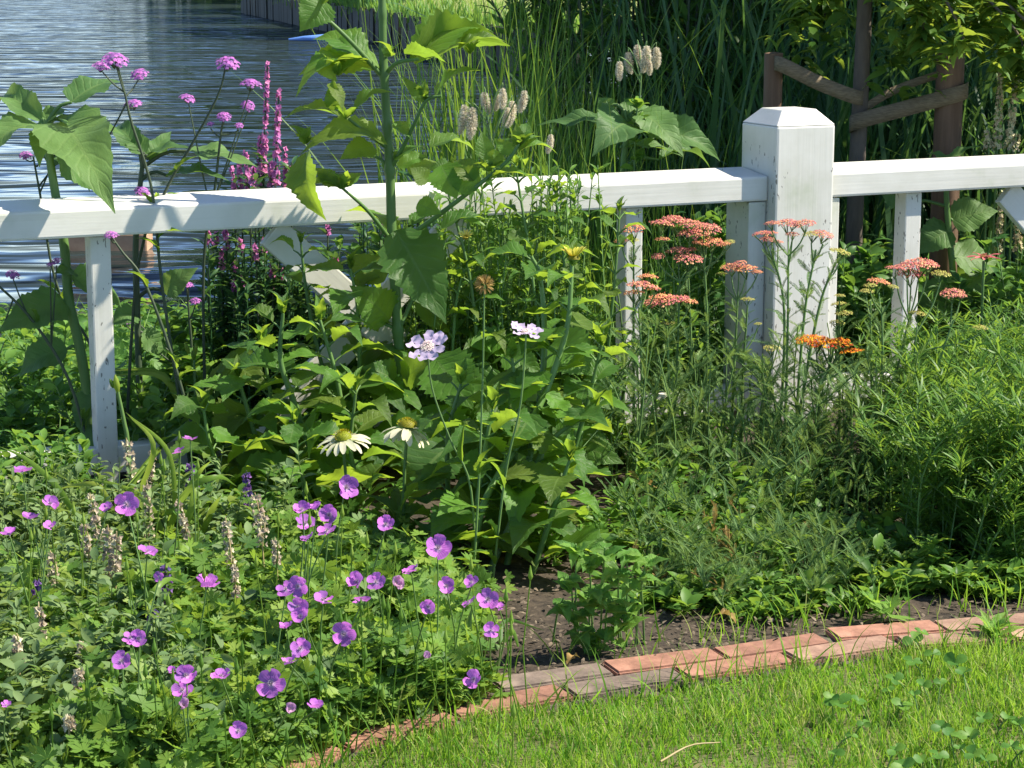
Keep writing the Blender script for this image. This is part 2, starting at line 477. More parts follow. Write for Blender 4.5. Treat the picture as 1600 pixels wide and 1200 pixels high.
def water_mat():
    m, nt, out = new_mat('water'); L = nt.links.new
    tc = N(nt, 'ShaderNodeTexCoord')
    def noise(st, rot, detail, dist=0):
        mp = N(nt, 'ShaderNodeMapping'); mp.inputs['Scale'].default_value = st; mp.inputs['Rotation'].default_value = (0, 0, rot)
        L(tc.outputs['Object'], mp.inputs[0])
        n = N(nt, 'ShaderNodeTexNoise', i_Scale=1.0, i_Detail=detail, i_Roughness=.45, i_Distortion=dist); L(mp.outputs[0], n.inputs['Vector'])
        return n.outputs[0]
    a = noise((.45, 1.05, 1), R(-14), 1.5, 1.1); b = noise((1.5, 3.2, 1), R(10), 1.5, .6)
    h = math_node(nt, 'ADD', a, math_node(nt, 'MULTIPLY', b, .13))
    bp = N(nt, 'ShaderNodeBump', i_Strength=1.0, i_Distance=.5); L(h, bp.inputs['Height'])
    df = N(nt, 'ShaderNodeBsdfDiffuse'); df.inputs[0].default_value = (.020, .030, .028, 1)
    gl = N(nt, 'ShaderNodeBsdfGlossy', i_Roughness=.07); gl.inputs[0].default_value = (.74, .77, .82, 1)
    fr = N(nt, 'ShaderNodeFresnel', i_IOR=1.33)
    for q in (df, gl, fr): L(bp.outputs[0], q.inputs['Normal'])
    mx = N(nt, 'ShaderNodeMixShader'); L(fr.outputs[0], mx.inputs[0]); L(df.outputs[0], mx.inputs[1]); L(gl.outputs[0], mx.inputs[2]); L(mx.outputs[0], out.inputs[0])
water_mat()

# ------------------------------------------------------------------ ground, lawn, bank, water
# fence line, measured on the front top edge of the rail
Z_RAIL = 0.635
_a, _b = gnd(0, 333, Z_RAIL), gnd(1600, 256, Z_RAIL)
FD = nrm(np.array([_b[0] - _a[0], _b[1] - _a[1], 0]))         # along the fence, to the right
FN = np.array([FD[1], -FD[0], 0])                              # out of the fence towards the lawn
FO = np.array([_a[0], _a[1], 0])

def fence_u(px, py):
    """distance along the fence front of the point seen at (px, py)"""
    r = ray(px, py); t = np.dot(FO - CAM, FN) / np.dot(r, FN)
    return float(np.dot(CAM + r * t - FO, FD))

def fp(px, py, off=0.0):
    """point seen at (px, py) in the plane parallel to the fence, off metres towards the lawn"""
    r = ray(px, py); t = np.dot(FO + FN * off - CAM, FN) / np.dot(r, FN)
    return CAM + r * t

def ground_sheet():
    # one sheet from behind the camera to the bank, falling under the water
    edge = [(-60, 6.9), (-8, 6.9), (-1.0, 7.1), (0.1, 8.2), (1.0, 13), (3, 22), (9, 34), (60, 40)]
    xs = np.concatenate([np.linspace(-60, -6, 10), np.linspace(-5, 6, 70), np.linspace(7, 60, 14)])
    ey = np.interp(xs, [e[0] for e in edge], [e[1] for e in edge])
    V, F = [], []
    rows = [(0, None)] 
    fr = np.concatenate([np.linspace(0, .6, 8), np.linspace(.65, 1, 36)])
    rowsn = len(fr) + 3
    for i, x in enumerate(xs):
        for f in fr:
            y = -20 + (ey[i] + 20) * f
            V.append((x, y, .012 * math.sin(x * 3.1 + y * 2.3) * math.sin(y * 4.1) - .012))
        for dy, z in ((.35, -.12), (.9, -.5), (3, -1.2)):
            V.append((x, ey[i] + dy, z))
    for i in range(len(xs) - 1):
        for j in range(rowsn - 1):
            a = i * rowsn + j
            F.append([a, a + rowsn, a + rowsn + 1, a + 1])
    mb = MB(); mb.add(V, F)
    return structure(mb.build('ground', M_['bank_soil']))
ground_sheet()
mb = MB(); mb.add([(-90, 5.5, -.4), (90, 5.5, -.4), (90, 140, -.4), (-90, 140, -.4)], [[0, 1, 2, 3]])
structure(mb.build('water', M_['water'], smooth=False))

# brick edging line: front edge, seen pixels on the ground
EDGE_PX = [(1900, 965), (1600, 1003), (1400, 1019), (1240, 1042), (1000, 1078), (912, 1092), (800, 1110), (700, 1133), (600, 1160), (480, 1205), (380, 1255), (200, 1370)]
EDGE = curve([gnd(*p, .015) for p in EDGE_PX], 160)[:, :2]
def edge_pt(s):
    seg = np.linalg.norm(np.diff(EDGE, axis=0), axis=1); cum = np.concatenate([[0], np.cumsum(seg)])
    x = np.interp(s, cum, EDGE[:, 0]); y = np.interp(s, cum, EDGE[:, 1])
    e = .01
    dx = np.interp(s + e, cum, EDGE[:, 0]) - np.interp(s - e, cum, EDGE[:, 0]); dy = np.interp(s + e, cum, EDGE[:, 1]) - np.interp(s - e, cum, EDGE[:, 1])
    l = math.hypot(dx, dy)
    return np.array([x, y]), np.array([dx / l, dy / l]), cum[-1]
def edge_y(x):
    o = np.argsort(EDGE[:, 0])
    return np.interp(x, EDGE[o, 0], EDGE[o, 1])

def sheet(name, x0, x1, ylo, yhi, z, mat, nx=60, ny=14, amp=.008, fr=9):
    V, F = [], []
    for i in range(nx + 1):
        x = x0 + (x1 - x0) * i / nx
        a, b = ylo(x), yhi(x)
        for j in range(ny + 1):
            y = a + (b - a) * j / ny
            V.append((x, y, z + amp * (math.sin(x * fr + 1.3 * y * fr) * math.sin(y * fr * 1.7 - x * 3) + 1)))
    for i in range(nx):
        for j in range(ny):
            k = i * (ny + 1) + j
            F.append([k, k + ny + 1, k + ny + 2, k + 1])
    mb = MB(); mb.add(V, F)
    return structure(mb.build(name, mat))
fy = lambda x: FO[1] + (x - FO[0]) * FD[1] / FD[0]
sheet('flower_bed', -3, 3, lambda x: edge_y(x) + .155, lambda x: fy(x) + .5, .002, M_['soil'], 90, 40, .009, 11)
sheet('lawn', -3, 3, lambda x: 1.2, lambda x: edge_y(x) - .003, .002, M_['lawn_soil'], 160, 20, .003)

# bricks
edging = thing('brick_edging', 'double row of red and grey bricks edging the lawn', 'edging', (*edge_pt(1.2)[0], 0))
def brick_mesh(mat, k):
    rg = random.Random(k)
    bm = bmesh.new(); bmesh.ops.create_cube(bm, size=1)
    for v in bm.verts:
        v.co = Vector((v.co.x * .198, v.co.y * .062, v.co.z * .06)) + Vector((rg.uniform(-.002, .002), rg.uniform(-.0015, .0015), 0))
    bmesh.ops.bevel(bm, geom=bm.edges[:], offset=.0035, segments=2, affect='EDGES')
    me = bpy.data.meshes.new('brick'); bm.to_mesh(me); bm.free(); me.materials.append(mat)
    return me
BR = [brick_mesh(M_[n], k) for k, n in enumerate(['brick_red', 'brick_pale', 'brick_grey', 'brick_red', 'brick_pale'])]
total = edge_pt(0)[2]
for row, (off, shift) in enumerate(((.032, 0.0), (.098, .10))):
    s = .1 + shift; i = 0
    while s < total - .1:
        p, d, _ = edge_pt(s)
        nn = np.array([d[1], -d[0]])
        if nn[1] < 0: nn = -nn
        q = p + nn * (off + rnd(-.004, .004))
        seen = (q[0] * F_PX / q[1] + 800)
        k = 2 if (row == 1 and 815 < seen < 1010) or (row == 0 and 930 < seen < 1075) else random.choice([0, 0, 1, 3, 4])
        o = link('brick', BR[k], edging)
        o.location = (q[0] - edging.location.x, q[1] - edging.location.y, rnd(-.010, -.006) + (.002 if row else 0))
        o.rotation_euler = (rnd(-.03, .03), rnd(-.012, .012), math.atan2(d[1], d[0]) + rnd(-.025, .025))
        s += .2055 / 1.0; i += 1

sand = MB(); jv, jf = [], []
ss = np.arange(.02, total - .02, .04)
for i, q in enumerate(ss):
    p, d, _ = edge_pt(q); nn = np.array([d[1], -d[0]]); nn = nn if nn[1] > 0 else -nn
    for o_, z_ in ((-.004, -.01), (.0, .012), (.03, .0135), (.065, .0135), (.098, .0145), (.132, .014), (.165, .004)):
        jv.append((*(p + nn * o_), z_ + rnd(-.0025, .0025)))
for i in range(len(ss) - 1):
    for j in range(6): jf.append([i * 7 + j, i * 7 + 7 + j, i * 7 + 8 + j, i * 7 + j + 1])
sand.add(jv, jf); sand.build('joint_sand', M_['joint_sand'], edging)

# ------------------------------------------------------------------ white garden fence
u_post = fence_u(1246, 300)
post_base = FO + FD * u_post
fence = thing('garden_fence', 'white painted timber fence with square post, rails and crossed braces', 'fence', post_base, rz=math.atan2(FD[1], FD[0]))
def bev(bm, off=.003, seg=2):
    bmesh.ops.bevel(bm, geom=bm.edges[:], offset=off, segments=seg, affect='EDGES', profile=.6)
def fpart(name, x0, x1, y0, y1, z0, z1, mat, bevel=.004, slope=0.0, parent=None):
    """box in fence axes: x along, y away from the lawn, z up; slope lowers the front of the top"""
    bm = bmesh.new(); bmesh.ops.create_cube(bm, size=1)
    c = Vector(((x0 + x1) / 2, (y0 + y1) / 2, (z0 + z1) / 2))
    for v in bm.verts:
        top, front = v.co.z > 0, v.co.y < 0
        v.co = Vector((v.co.x * (x1 - x0), v.co.y * (y1 - y0), v.co.z * (z1 - z0)))
        if top and front: v.co.z -= slope
    bev(bm, bevel)
    me = bpy.data.meshes.new(name); bm.to_mesh(me); bm.free(); me.materials.append(mat)
    for p in me.polygons: p.use_smooth = False
    o = link(name, me, parent or fence); o.location = c
    return o
PW = .170
U = lambda px, py: fence_u(px, py) - u_post
Z_TOP = Z_RAIL + .014
rail_x0, rail_x1 = -3.6, 3.2
RD = .125
post = fpart('post', -PW / 2, PW / 2, -.034, -.034 + PW, -.1, .760, M_['paint_upright'], .006)
# post cap: a blunt pyramid
bm = bmesh.new()
lo = [bm.verts.new((sx * PW / 2, sy * PW / 2, 0)) for sx, sy in ((-1, -1), (1, -1), (1, 1), (-1, 1))]
hi = [bm.verts.new((sx * PW * .29, sy * PW * .29, .038)) for sx, sy in ((-1, -1), (1, -1), (1, 1), (-1, 1))]
bm.faces.new(hi); bm.faces.new(lo[::-1])
for i in range(4): bm.faces.new((lo[i], lo[(i + 1) % 4], hi[(i + 1) % 4], hi[i]))
bev(bm, .003)
me = bpy.data.meshes.new('post_cap'); bm.to_mesh(me); bm.free(); me.materials.append(M_['paint_along'])
cap = link('post_cap', me, post); cap.location = (0, 0, (.760 + .1) / 2 + .0002)
fpart('top_rail', rail_x0, -PW / 2 - .001, 0, RD, Z_RAIL - .062, Z_TOP, M_['paint_along'], .006, .014)
fpart('top_rail', PW / 2 + .001, rail_x1, 0, RD, Z_RAIL - .062, Z_TOP, M_['paint_along'], .006, .014)
fpart('bottom_rail', rail_x0, -PW / 2 - .002, .03, .10, .035, .095, M_['paint_along'])
fpart('bottom_rail', PW / 2 + .002, rail_x1, .03, .10, .035, .095, M_['paint_along'])
zb, zt = .097, Z_RAIL - .064
for px, py, w, y0, y1 in ((162, 420, .046, .022, .072), (998, 330, .048, .022, .072), (1436, 310, .05, .022, .072)):
    c = U(px, py); fpart('upright', c - w / 2, c + w / 2, y0, y1, -.02, zt, M_['paint_upright'])
fpart('upright', -PW / 2 - .052, -PW / 2 - .002, .006, .118, -.02, zt, M_['paint_upright'])
fpart('upright', PW / 2 + .002, PW / 2 + .046, .006, .118, -.02, zt, M_['paint_upright'])
def brace(xa, xb, za, zb_, y0, y1, w=.075):
    L = math.hypot(xb - xa, zb_ - za); a = math.atan2(zb_ - za, xb - xa)
    o = fpart('brace', -L / 2, L / 2, y0, y1, -w / 2, w / 2, M_['paint_along'])
    o.location = ((xa + xb) / 2, (y0 + y1) / 2, (za + zb_) / 2); o.rotation_euler = (0, -a, 0)
xc = U(592, 548); hh = (zt - zb) / 2; zc = (zt + zb) / 2
brace(xc - hh * 1.02, xc + hh * 1.02, zt - .012, zb + .012, .032, .056)
brace(xc - hh * 1.02, xc + hh * 1.02, zb + .012, zt - .012, .058, .082)
xr = U(1568, 300) + .04
brace(xr, xr + 2 * hh, zt - .012, zb + .012, .032, .056)
brace(xr, xr + 2 * hh, zb + .012, zt - .012, .058, .082)

# ------------------------------------------------------------------ plant building blocks
def leaf_meshes(tpls, mat, name='leaf'):
    out = []
    for t in tpls:
        mb = MB(); mb.add(t[0], t[1], 0, 0, t[2]); out.append(mb.mesh(name, M_[mat]))
    return out
ME_HELI = leaf_meshes(T_HELI, 'heliopsis_leaf')
ME_SUN = leaf_meshes(T_SUN, 'sunflower_leaf')
ME_LOW = leaf_meshes(T_HELI[:2], 'low_leaf')
UP = np.array([0, 0, 1.0])
TOCAM = np.array([0, -1.0, .25])

def leaf_obj(parent, me, base, tip, n=None, w=None, name='leaf'):
    """one leaf from base to tip; n: which way its upper side looks; w: width in metres"""
    base, tip = np.asarray(base, float), np.asarray(tip, float)
    d = tip - base; L = np.linalg.norm(d)
    n = UP + TOCAM * .4 + rng.normal(0, .2, 3) if n is None else np.asarray(n, float)
    M = frames(d, n)
    ww = L if w is None else w / .62
    o = link(name, me, parent)
    S = Matrix(((M[0, 0] * L, M[0, 1] * ww, M[0, 2] * L, base[0] - parent.location.x),
                (M[1, 0] * L, M[1, 1] * ww, M[1, 2] * L, base[1] - parent.location.y),
                (M[2, 0] * L, M[2, 1] * ww, M[2, 2] * L, base[2] - parent.location.z), (0, 0, 0, 1)))
    o.matrix_basis = S
    return o

def stem_obj(parent, pts, rad, mat='green_stem', n=6, name='stem', k=14):
    mb = MB(); mb.tube(curve(pts, k) if len(pts) > 2 else curve(pts, 4), rad, n, cap=True)
    return mb.build(name, M_[mat], parent)

def leafy_stem(parent, pts, rad, meshes, node=.075, leaf=(.07, .13), stem_mat='heliopsis_stem', start=.12, petiole=.02, droop=.35, taper=.45, wr=(.5, .72), tips=True):
    """stem with pairs of opposite leaves, each pair turned a quarter on; each leaf is a part"""
    C = curve(pts, 40)
    st = MB(); st.tube(C, rad, 7, cap=True)
    seg = np.linalg.norm(np.diff(C, axis=0), axis=1); cum = np.concatenate([[0], np.cumsum(seg)])
    Ltot = cum[-1]; s = Ltot * start; ang = rnd(0, 3.14)
    while s < Ltot:
        p = np.array([np.interp(s, cum, C[:, i]) for i in range(3)])
        f = s / Ltot
        size = (leaf[0] + (leaf[1] - leaf[0]) * rng.random()) * (1 - taper * f)
        for q in (0, math.pi):
            a = ang + q + rnd(-.3, .3)
            d = np.array([math.cos(a), math.sin(a), 0])
            pe = p + (d + UP * .8) * petiole
            st.tube([p, p + (d * .5 + UP * .5) * petiole, pe], [.0028, .0022, .0018], 4)
            dd = nrm(d + UP * rnd(.15 - droop * 1.6, .55 - droop))
            leaf_obj(parent, meshes[int(rng.integers(len(meshes)))], pe, pe + dd * size, UP + d * .35 + rng.normal(0, .22, 3), size * rnd(*wr))
        ang += math.pi / 2 + rnd(-.25, .25)
        s += node * rnd(.8, 1.2) * (1 - .35 * f)
    if tips:
        for k in range(4):
            a = k * 1.57 + ang; d = nrm(np.array([math.cos(a), math.sin(a), 1.4]))
            sz = leaf[0] * rnd(.35, .6)
            leaf_obj(parent, meshes[k % len(meshes)], C[-1], C[-1] + d * sz, UP * .3 - d * 0 + np.array([-math.cos(a), -math.sin(a), .8]), sz * .35)
    return st.build('stem', M_[stem_mat], parent)

def sprig_stuff(mb, C, tpl, num, size, spread=(.2, 1.0), mi=0, droop=0.0, start=.05, wscale=1.0):
    """many small leaves along a stem curve C into one mesh"""
    if isinstance(tpl, list):
        for t in tpl: sprig_stuff(mb, C, t, num // len(tpl), size, spread, mi, droop, start, wscale)
        return
    t = rnd(start, 1, num); idx = t * (len(C) - 1); i = np.minimum(idx.astype(int), len(C) - 2); f = (idx - i)[:, None]
    P = C[i] * (1 - f) + C[i + 1] * f
    a = rnd(0, 2 * np.pi, num)
    d = np.stack([np.cos(a), np.sin(a), rnd(spread[0], spread[1], num) - droop], 1)
    n = np.stack([np.cos(a) * -.3, np.sin(a) * -.3, np.ones(num)], 1) + rng.normal(0, .35, (num, 3))
    M = frames(d, n); sc = rnd(size[0], size[1], num)
    M = M * sc[:, None, None]; M[:, :, 1] *= wscale
    mb.inst(tpl, M, P, rng.random(num), mi)

def mound(mb, cx, cy, rx, ry, h, tpl, num, size, mi=0, up=.7, inside=.35, keep=None, flat=.5, zmin=.0):
    """small leaves filling a low dome"""
    a = rnd(0, 2 * np.pi, num); q = np.sqrt(rng.random(num))
    x, y = cx + rx * q * np.cos(a), cy + ry * q * np.sin(a)
    top = h * (1 - q ** 2.5) * (0.62 + .38 * np.sin(x * 23 + 1.3 + 2 * np.sin(y * 9)) * np.sin(y * 27 + 2 * np.sin(x * 8))) + .03 + rng.random(num) ** 4 * .05
    z = zmin + top * (1 - inside * rng.random(num) ** 1.6 * 2).clip(.04, 1)
    if keep is not None:
        k = keep(x, y, z); a, q, x, y, z = a[k], q[k], x[k], y[k], z[k]; num = len(x)
    b = rnd(0, 2 * np.pi, num)
    d = np.stack([np.cos(b), np.sin(b), rnd(-.4, .6, num) * flat], 1)
    n = np.stack([.5 * q * np.cos(a), .5 * q * np.sin(a) - .25, np.full(num, up)], 1) + rng.normal(0, .5, (num, 3))
    M = frames(d, n) * rnd(size[0], size[1], num)[:, None, None]
    tp = tpl if isinstance(tpl, list) else [tpl]
    sel = rng.integers(0, len(tp), num); r = rng.random(num); P = np.stack([x, y, z], 1)
    for k, t in enumerate(tp):
        s = sel == k; mb.inst(t, M[s], P[s], r[s], mi)

def root(p, dx=0, dy=0):
    return np.array([p[0] + dx, p[1] + dy, 0.0])

# ------------------------------------------------------------------ flower kits (shared meshes)
PETAL = [(0, .05), (.12, .13), (.3, .29), (.55, .44), (.78, .46), (.93, .34), (1, .12)]
def petal_mesh(prof, mat, rows=7, cols=4, fold=.12, arch=-.08, wave=.0, seed=0, name='petal', serr=0):
    t = leaf_tpl(prof, rows, cols, fold, arch, serr, wave, seed=seed); mb = MB(); mb.add(t[0], t[1], 0, 0, t[2]); return mb.mesh(name, M_[mat])

def floret_cloud(mb, pts, normals, r, mi, petals=5, cup=.35, rv=None):
    """little flowers: fans of petals-many corners round each point"""
    k = petals * 2
    V = [(0, 0, 0)]; UV = [(.5, 0)]
    for i in range(k):
        a = 2 * np.pi * i / k; q = 1.0 if i % 2 else .62
        V.append((q * math.cos(a), q * math.sin(a), cup * q)); UV.append((.5, q))
    F = [[0, i + 1, (i + 1) % k + 1] for i in range(k)]
    n = nrm(normals); d = np.cross(n, rng.normal(0, 1, n.shape))
    M = frames(d, n) * (r if np.isscalar(r) else r[:, None, None])
    mb.inst((np.array(V), np.array(F), np.array(UV)), M, pts, rng.random(len(pts)) if rv is None else rv, mi)

def dome_pts(n, flat, jitter=.03):
    i = np.arange(n) + .5
    q = np.sqrt(i / n); a = i * 2.39996
    P = np.stack([q * np.cos(a), q * np.sin(a), flat * (1 - q * q)], 1)
    Nn = np.stack([q * np.cos(a) * flat * 1.6, q * np.sin(a) * flat * 1.6, np.ones(n)], 1)
    return P + rng.normal(0, jitter, P.shape), Nn

# geranium flower: centre mesh + five petals
NOTCH = [(0, .05), (.12, .12), (.3, .26), (.55, .40), (.8, .44), (.95, .36), (1, .22)]
GER_PETALS = [petal_mesh(PETAL, 'geranium_petal', seed=3, wave=.10), petal_mesh(NOTCH, 'geranium_petal', fold=.22, seed=5, wave=.18), petal_mesh(PETAL, 'geranium_petal', fold=.05, arch=-.16, seed=8, wave=.22)]
GER_FADED = [petal_mesh(PETAL, 'geranium_faded', fold=.35, arch=-.2, seed=7, wave=.3)]
def ger_centre():
    mb = MB()
    P, Nn = dome_pts(7, .3, .02)
    for i in range(10):
        a = i * .628; rr = .17
        mb.tube([(0, 0, 0), (rr * .6 * math.cos(a), rr * .6 * math.sin(a), .16), (rr * math.cos(a), rr * math.sin(a), .27)], [.016, .014, .03], 4)
    mb.tube([(0, 0, -.14), (0, 0, .0), (0, 0, .3)], [.05, .07, .03], 6)
    return mb.mesh('flower', M_['geranium_centre'])
ME_GERC = ger_centre()

def place_flower(parent, centre_me, petals, p, n, r, num, cup, name='flower', pname='petal', jit=.06, start=.02, skip=()):
    """a flower (its centre) with petals as children; n: which way it faces"""
    n = nrm(n); d = np.cross(n, np.array([.3, .2, 1.0]) + rng.normal(0, .3, 3))
    M = frames(d, n)
    o = link(name, centre_me, parent)
    p = np.asarray(p, float) - np.array(parent.location)
    o.matrix_basis = Matrix([[*(M[i] * r), p[i]] for i in range(3)] + [[0, 0, 0, 1]])
    for i in range(num):
        if i in skip: continue
        c = link(pname, petals[i % len(petals)], o)
        q = Matrix.Rotation(2 * math.pi * i / num + rnd(-jit, jit), 4, 'Z') @ Matrix.Rotation(-(cup + rnd(-jit, jit) * 2), 4, 'Y') @ Matrix.Rotation(rnd(-jit, jit) * 3, 4, 'X')
        c.matrix_basis = q @ Matrix.Translation((start, 0, 0))
    return o

# ------------------------------------------------------------------ far shore
rng = np.random.default_rng(100)
far = MB()
fe = [gnd(380, 20, -.4), gnd(480, 42, -.4), gnd(560, 58, -.4), gnd(630, 76, -.4), gnd(720, 100, -.4), gnd(900, 128, -.4), gnd(1700, 170, -.4)]
fe = [fe[0] + np.array([-1.5, 40, 0])] + fe
top, back, back2 = [], [], []
for p in fe:
    top.append(p + np.array([0, 0, .62])); back.append(p + np.array([1.5, 5, 1.15])); back2.append(p + np.array([6, 60, 4.0]))
n = len(fe)
V = [p + np.array([.15, .3, .60]) for p in fe] + back + back2
Fq = []
for i in range(n - 1):
    Fq += [[i, i + 1, n + i + 1, n + i], [n + i, n + i + 1, 2 * n + i + 1, 2 * n + i]]
far.add(V, Fq)
structure(far.build('far_bank', M_['far_grass']))
wall = thing('retaining_wall', 'dark upright timber boards holding the grassy far bank above the water', 'wall', (fe[3][0], fe[3][1], -.4))
for i in range(1, n - 2):
    a, b = fe[i], fe[i + 1]; L = np.linalg.norm(b - a); k = max(2, int(L / .45))
    mb = MB()
    for j in range(k):
        c = a + (b - a) * (j + .5) / k; d = nrm(b - a); w = L / k * .46
        nn = np.array([d[1], -d[0], 0]); nn = nn if nn[1] < 0 else -nn
        h = .62 + rnd(-.05, .04); o = c + nn * rnd(0, .05)
        V = [o - d * w + nn * .04, o + d * w + nn * .04, o + d * w - nn * .15, o - d * w - nn * .15]
        V = [v + np.array([0, 0, -.5]) for v in V] + [v + np.array([0, 0, h]) for v in V]
        mb.add(V, [[0, 1, 5, 4], [1, 2, 6, 5], [3, 0, 4, 7], [4, 5, 6, 7]], rng.random())
    mb.build('boards', M_['wet_timber'], wall, smooth=False, kind='stuff')
# grass tufts along the far bank
mb = MB(); P = []
for i in range(1, n - 1):
    a, b = fe[i], fe[i + 1]
    for j in range(380):
        t = rng.random(); P.append(a + (b - a) * t + np.array([rnd(0, 1.4), rnd(.3, 5), .58 + rnd(0, .1)]))
for i in range(1, n - 1):
    a, b = fe[i], fe[i + 1]
    for j in range(520): t = rng.random(); P.append(a + (b - a) * t + np.array([rnd(-.1, .3), rnd(-.25, .5), .35 + rnd(0, .3)]))
P = np.array(P); ang = rnd(0, 6.28, len(P))
M = frames(np.stack([np.cos(ang), np.sin(ang), ang * 0], 1), np.tile(UP, (len(P), 1))) * rnd(.12, .38, len(P))[:, None, None]
mb.inst(blade_tpl(.9, .06), M, P, rng.random(len(P)))
mb.build('bank_grass', M_['weed_leaf'], None, kind='stuff')['label'] = 'rough grass on the far bank'

def tree(name, label, base, h, cr, n_leaf, leaf, mat, trunk_r, bark='dark_bark', group=None, crown_z=.62, tpl=None, flat=.8, lean=(0, 0)):
    t = thing(name, label, 'tree', base, group)
    base = np.asarray(base, float)
    topp = base + np.array([lean[0], lean[1], h * crown_z])
    mb = MB(); C = curve([base - UP * .3, base + np.array([lean[0] * .3, lean[1] * .3, h * .3]), topp, topp + UP * h * .2], 14)
    mb.tube(C, [trunk_r * 1.3, trunk_r, trunk_r * .8, trunk_r * .3], 9)
    cents = []
    for k in range(9):
        a = k * 2.4; e = rnd(.2, 1)
        q = topp + np.array([math.cos(a) * cr * e * .75, math.sin(a) * cr * e * .75, rnd(-.35, .65) * cr * flat])
        mb.tube(curve([C[7], (C[7] + q) / 2 + UP * .1 * cr, q], 6), [trunk_r * .45, trunk_r * .12], 5); cents.append(q)
    mb.build('trunk', M_[bark], t)
    cm = MB(); per = n_leaf // len(cents)
    for q in cents:
        r = cr * rnd(.38, .6)
        for s in range(5):
            c = q + rng.normal(0, r * .5, 3); m = per // 5
            P = c + rng.normal(0, r * .3, (m, 3)) * np.array([1, 1, .75])
            d = rng.normal(0, 1, (m, 3)); d[:, 2] -= .6
            M = frames(d, np.tile(UP, (m, 1)) + rng.normal(0, .5, (m, 3))) * rnd(leaf * .6, leaf * 1.3, m)[:, None, None]
            cm.inst(tpl or T_SMALL, M, P, rng.random(m))
    cm.build('crown', M_[mat], t, kind='stuff')
    return t
# trees on the far bank: above the picture, mirrored in the water
for k, (px, Y, h, cr) in enumerate(((300, 125, 9, 6.0), (360, 112, 11, 6.5), (420, 96, 13, 5.0), (520, 84, 12, 4.6), (610, 70, 11, 4.2), (700, 58, 9, 3.6), (790, 48, 8, 3.2))):
    b = at(px, 0, Y); b[2] = .6
    tree('far_tree', ['distant', 'wide', 'broad', 'tall', 'dense', 'rounded', 'small'][k] + ' leafy tree on the far bank mirrored in the water', b, h, cr, 4200, .75, 'willow_leaf', .05, group='trees on the far bank', crown_z=.38, flat=1.0)

# floating things
b = gnd(172, 388, -.4)
mb = MB()
pl = thing('floating_plank', 'orange brown wooden plank floating in the pond behind the fence', 'plank', b)
w = .55 * b[1] / 10
bm = bmesh.new(); bmesh.ops.create_cube(bm, size=1)
for v in bm.verts: v.co = Vector((v.co.x * 126 / F_PX * b[1], v.co.y * .22, v.co.z * .11))
bev(bm, .01); me = bpy.data.meshes.new('board'); bm.to_mesh(me); bm.free(); me.materials.append(M_['plank_wood'])
o = link('board', me, pl); o.location = (0, 0, .04); o.rotation_euler = (0, 0, .02)
b = gnd(490, 64, -.4)
mb = MB(); mb.tube([b + np.array([-.5, 0, .03]), b + np.array([-.2, 0, .05]), b + np.array([.25, 0, .06]), b + np.array([.3, 0, .04])], [.02, .05, .08, .02], 8, cap=True)
tag(mb.build('float', M_['blue_plastic'], None, origin=b), 'small blue float lying on the water before the far bank', 'float')

# ------------------------------------------------------------------ reeds, willow shrubs and the staked tree behind the fence
rng = np.random.default_rng(101)
def reeds(name, label, spots, hgt, w, num, mat='reed_leaf', bends=(.5, 1.0, 1.7)):
    mb = MB()
    for bd in bends:
        k = num // len(bends)
        s = rng.integers(0, len(spots), k); S = np.array(spots)[s]
        P = np.stack([S[:, 0] + rng.normal(0, 1, k).clip(-1.7, 1.7) * S[:, 2], S[:, 1] + rng.normal(0, 1, k).clip(-1.7, 1.7) * S[:, 3], np.full(k, -.02)], 1)
        ang = rnd(0, 6.28, k)
        M = frames(np.stack([np.cos(ang), np.sin(ang), 0 * ang], 1), np.tile(UP, (k, 1)) + rng.normal(0, .1, (k, 3)))
        sc = rnd(hgt[0], hgt[1], k)
        M = M * sc[:, None, None]; M[:, :, 1] *= (rnd(.6, 1.2, k) / sc)[:, None]
        mb.inst(blade_tpl(bd, w, 7), M, P, rng.random(k))
    o = mb.build(name, M_[mat], None, kind='stuff'); o['label'] = label
    return o
reeds('reeds', 'tall dark reeds along the bank behind the fence', [(.9, 6.9, .35, .3), (1.5, 7.0, .35, .35), (2.1, 7.1, .4, .4), (1.2, 7.6, .6, .4), (2.6, 7.6, .6, .5)], (.8, 1.7), .009, 1500)
reeds('reeds', 'paler arching reeds beside the white post', [(.62, 6.4, .10, .12), (1.0, 6.5, .12, .15), (1.35, 6.5, .2, .1), (1.75, 6.5, .2, .1)], (.5, 1.0), .008, 260)
reeds('tall_grass', 'bright tall grass between the willow and the water', [(.05, 6.6, .12, .3), (.35, 6.9, .2, .3), (-.15, 6.4, .12, .2)], (.5, 1.25), .005, 700, 'fine_leaf', (.2, .5, 1.0))

def shrub(name, label, cx, cy, rx, ry, h, stems, per, tpl, size, mat, wscale=1.0):
    t = thing(name, label, 'shrub', (cx, cy, 0))
    sm, fm = MB(), MB()
    for k in range(stems):
        a, q = rnd(0, 6.28), math.sqrt(rng.random())
        b = np.array([cx + rx * .5 * q * math.cos(a), cy + ry * .5 * q * math.sin(a), 0])
        hh = h * rnd(.55, 1.05)
        C = curve([b, b + np.array([rx * .25 * q * math.cos(a), ry * .25 * q * math.sin(a), hh * .55]), b + np.array([rx * .6 * q * math.cos(a) + rnd(-.1, .1), ry * .6 * q * math.sin(a), hh])], 12)
        sm.tube(C, [.007, .002], 4, rng.random())
        sprig_stuff(fm, C, tpl, per, size, (.1, 1.2), 0, 0, .12, wscale)
    sm.build('stems', M_['dark_stem'], t, kind='stuff'); fm.build('foliage', M_[mat], t, kind='stuff')
    return t
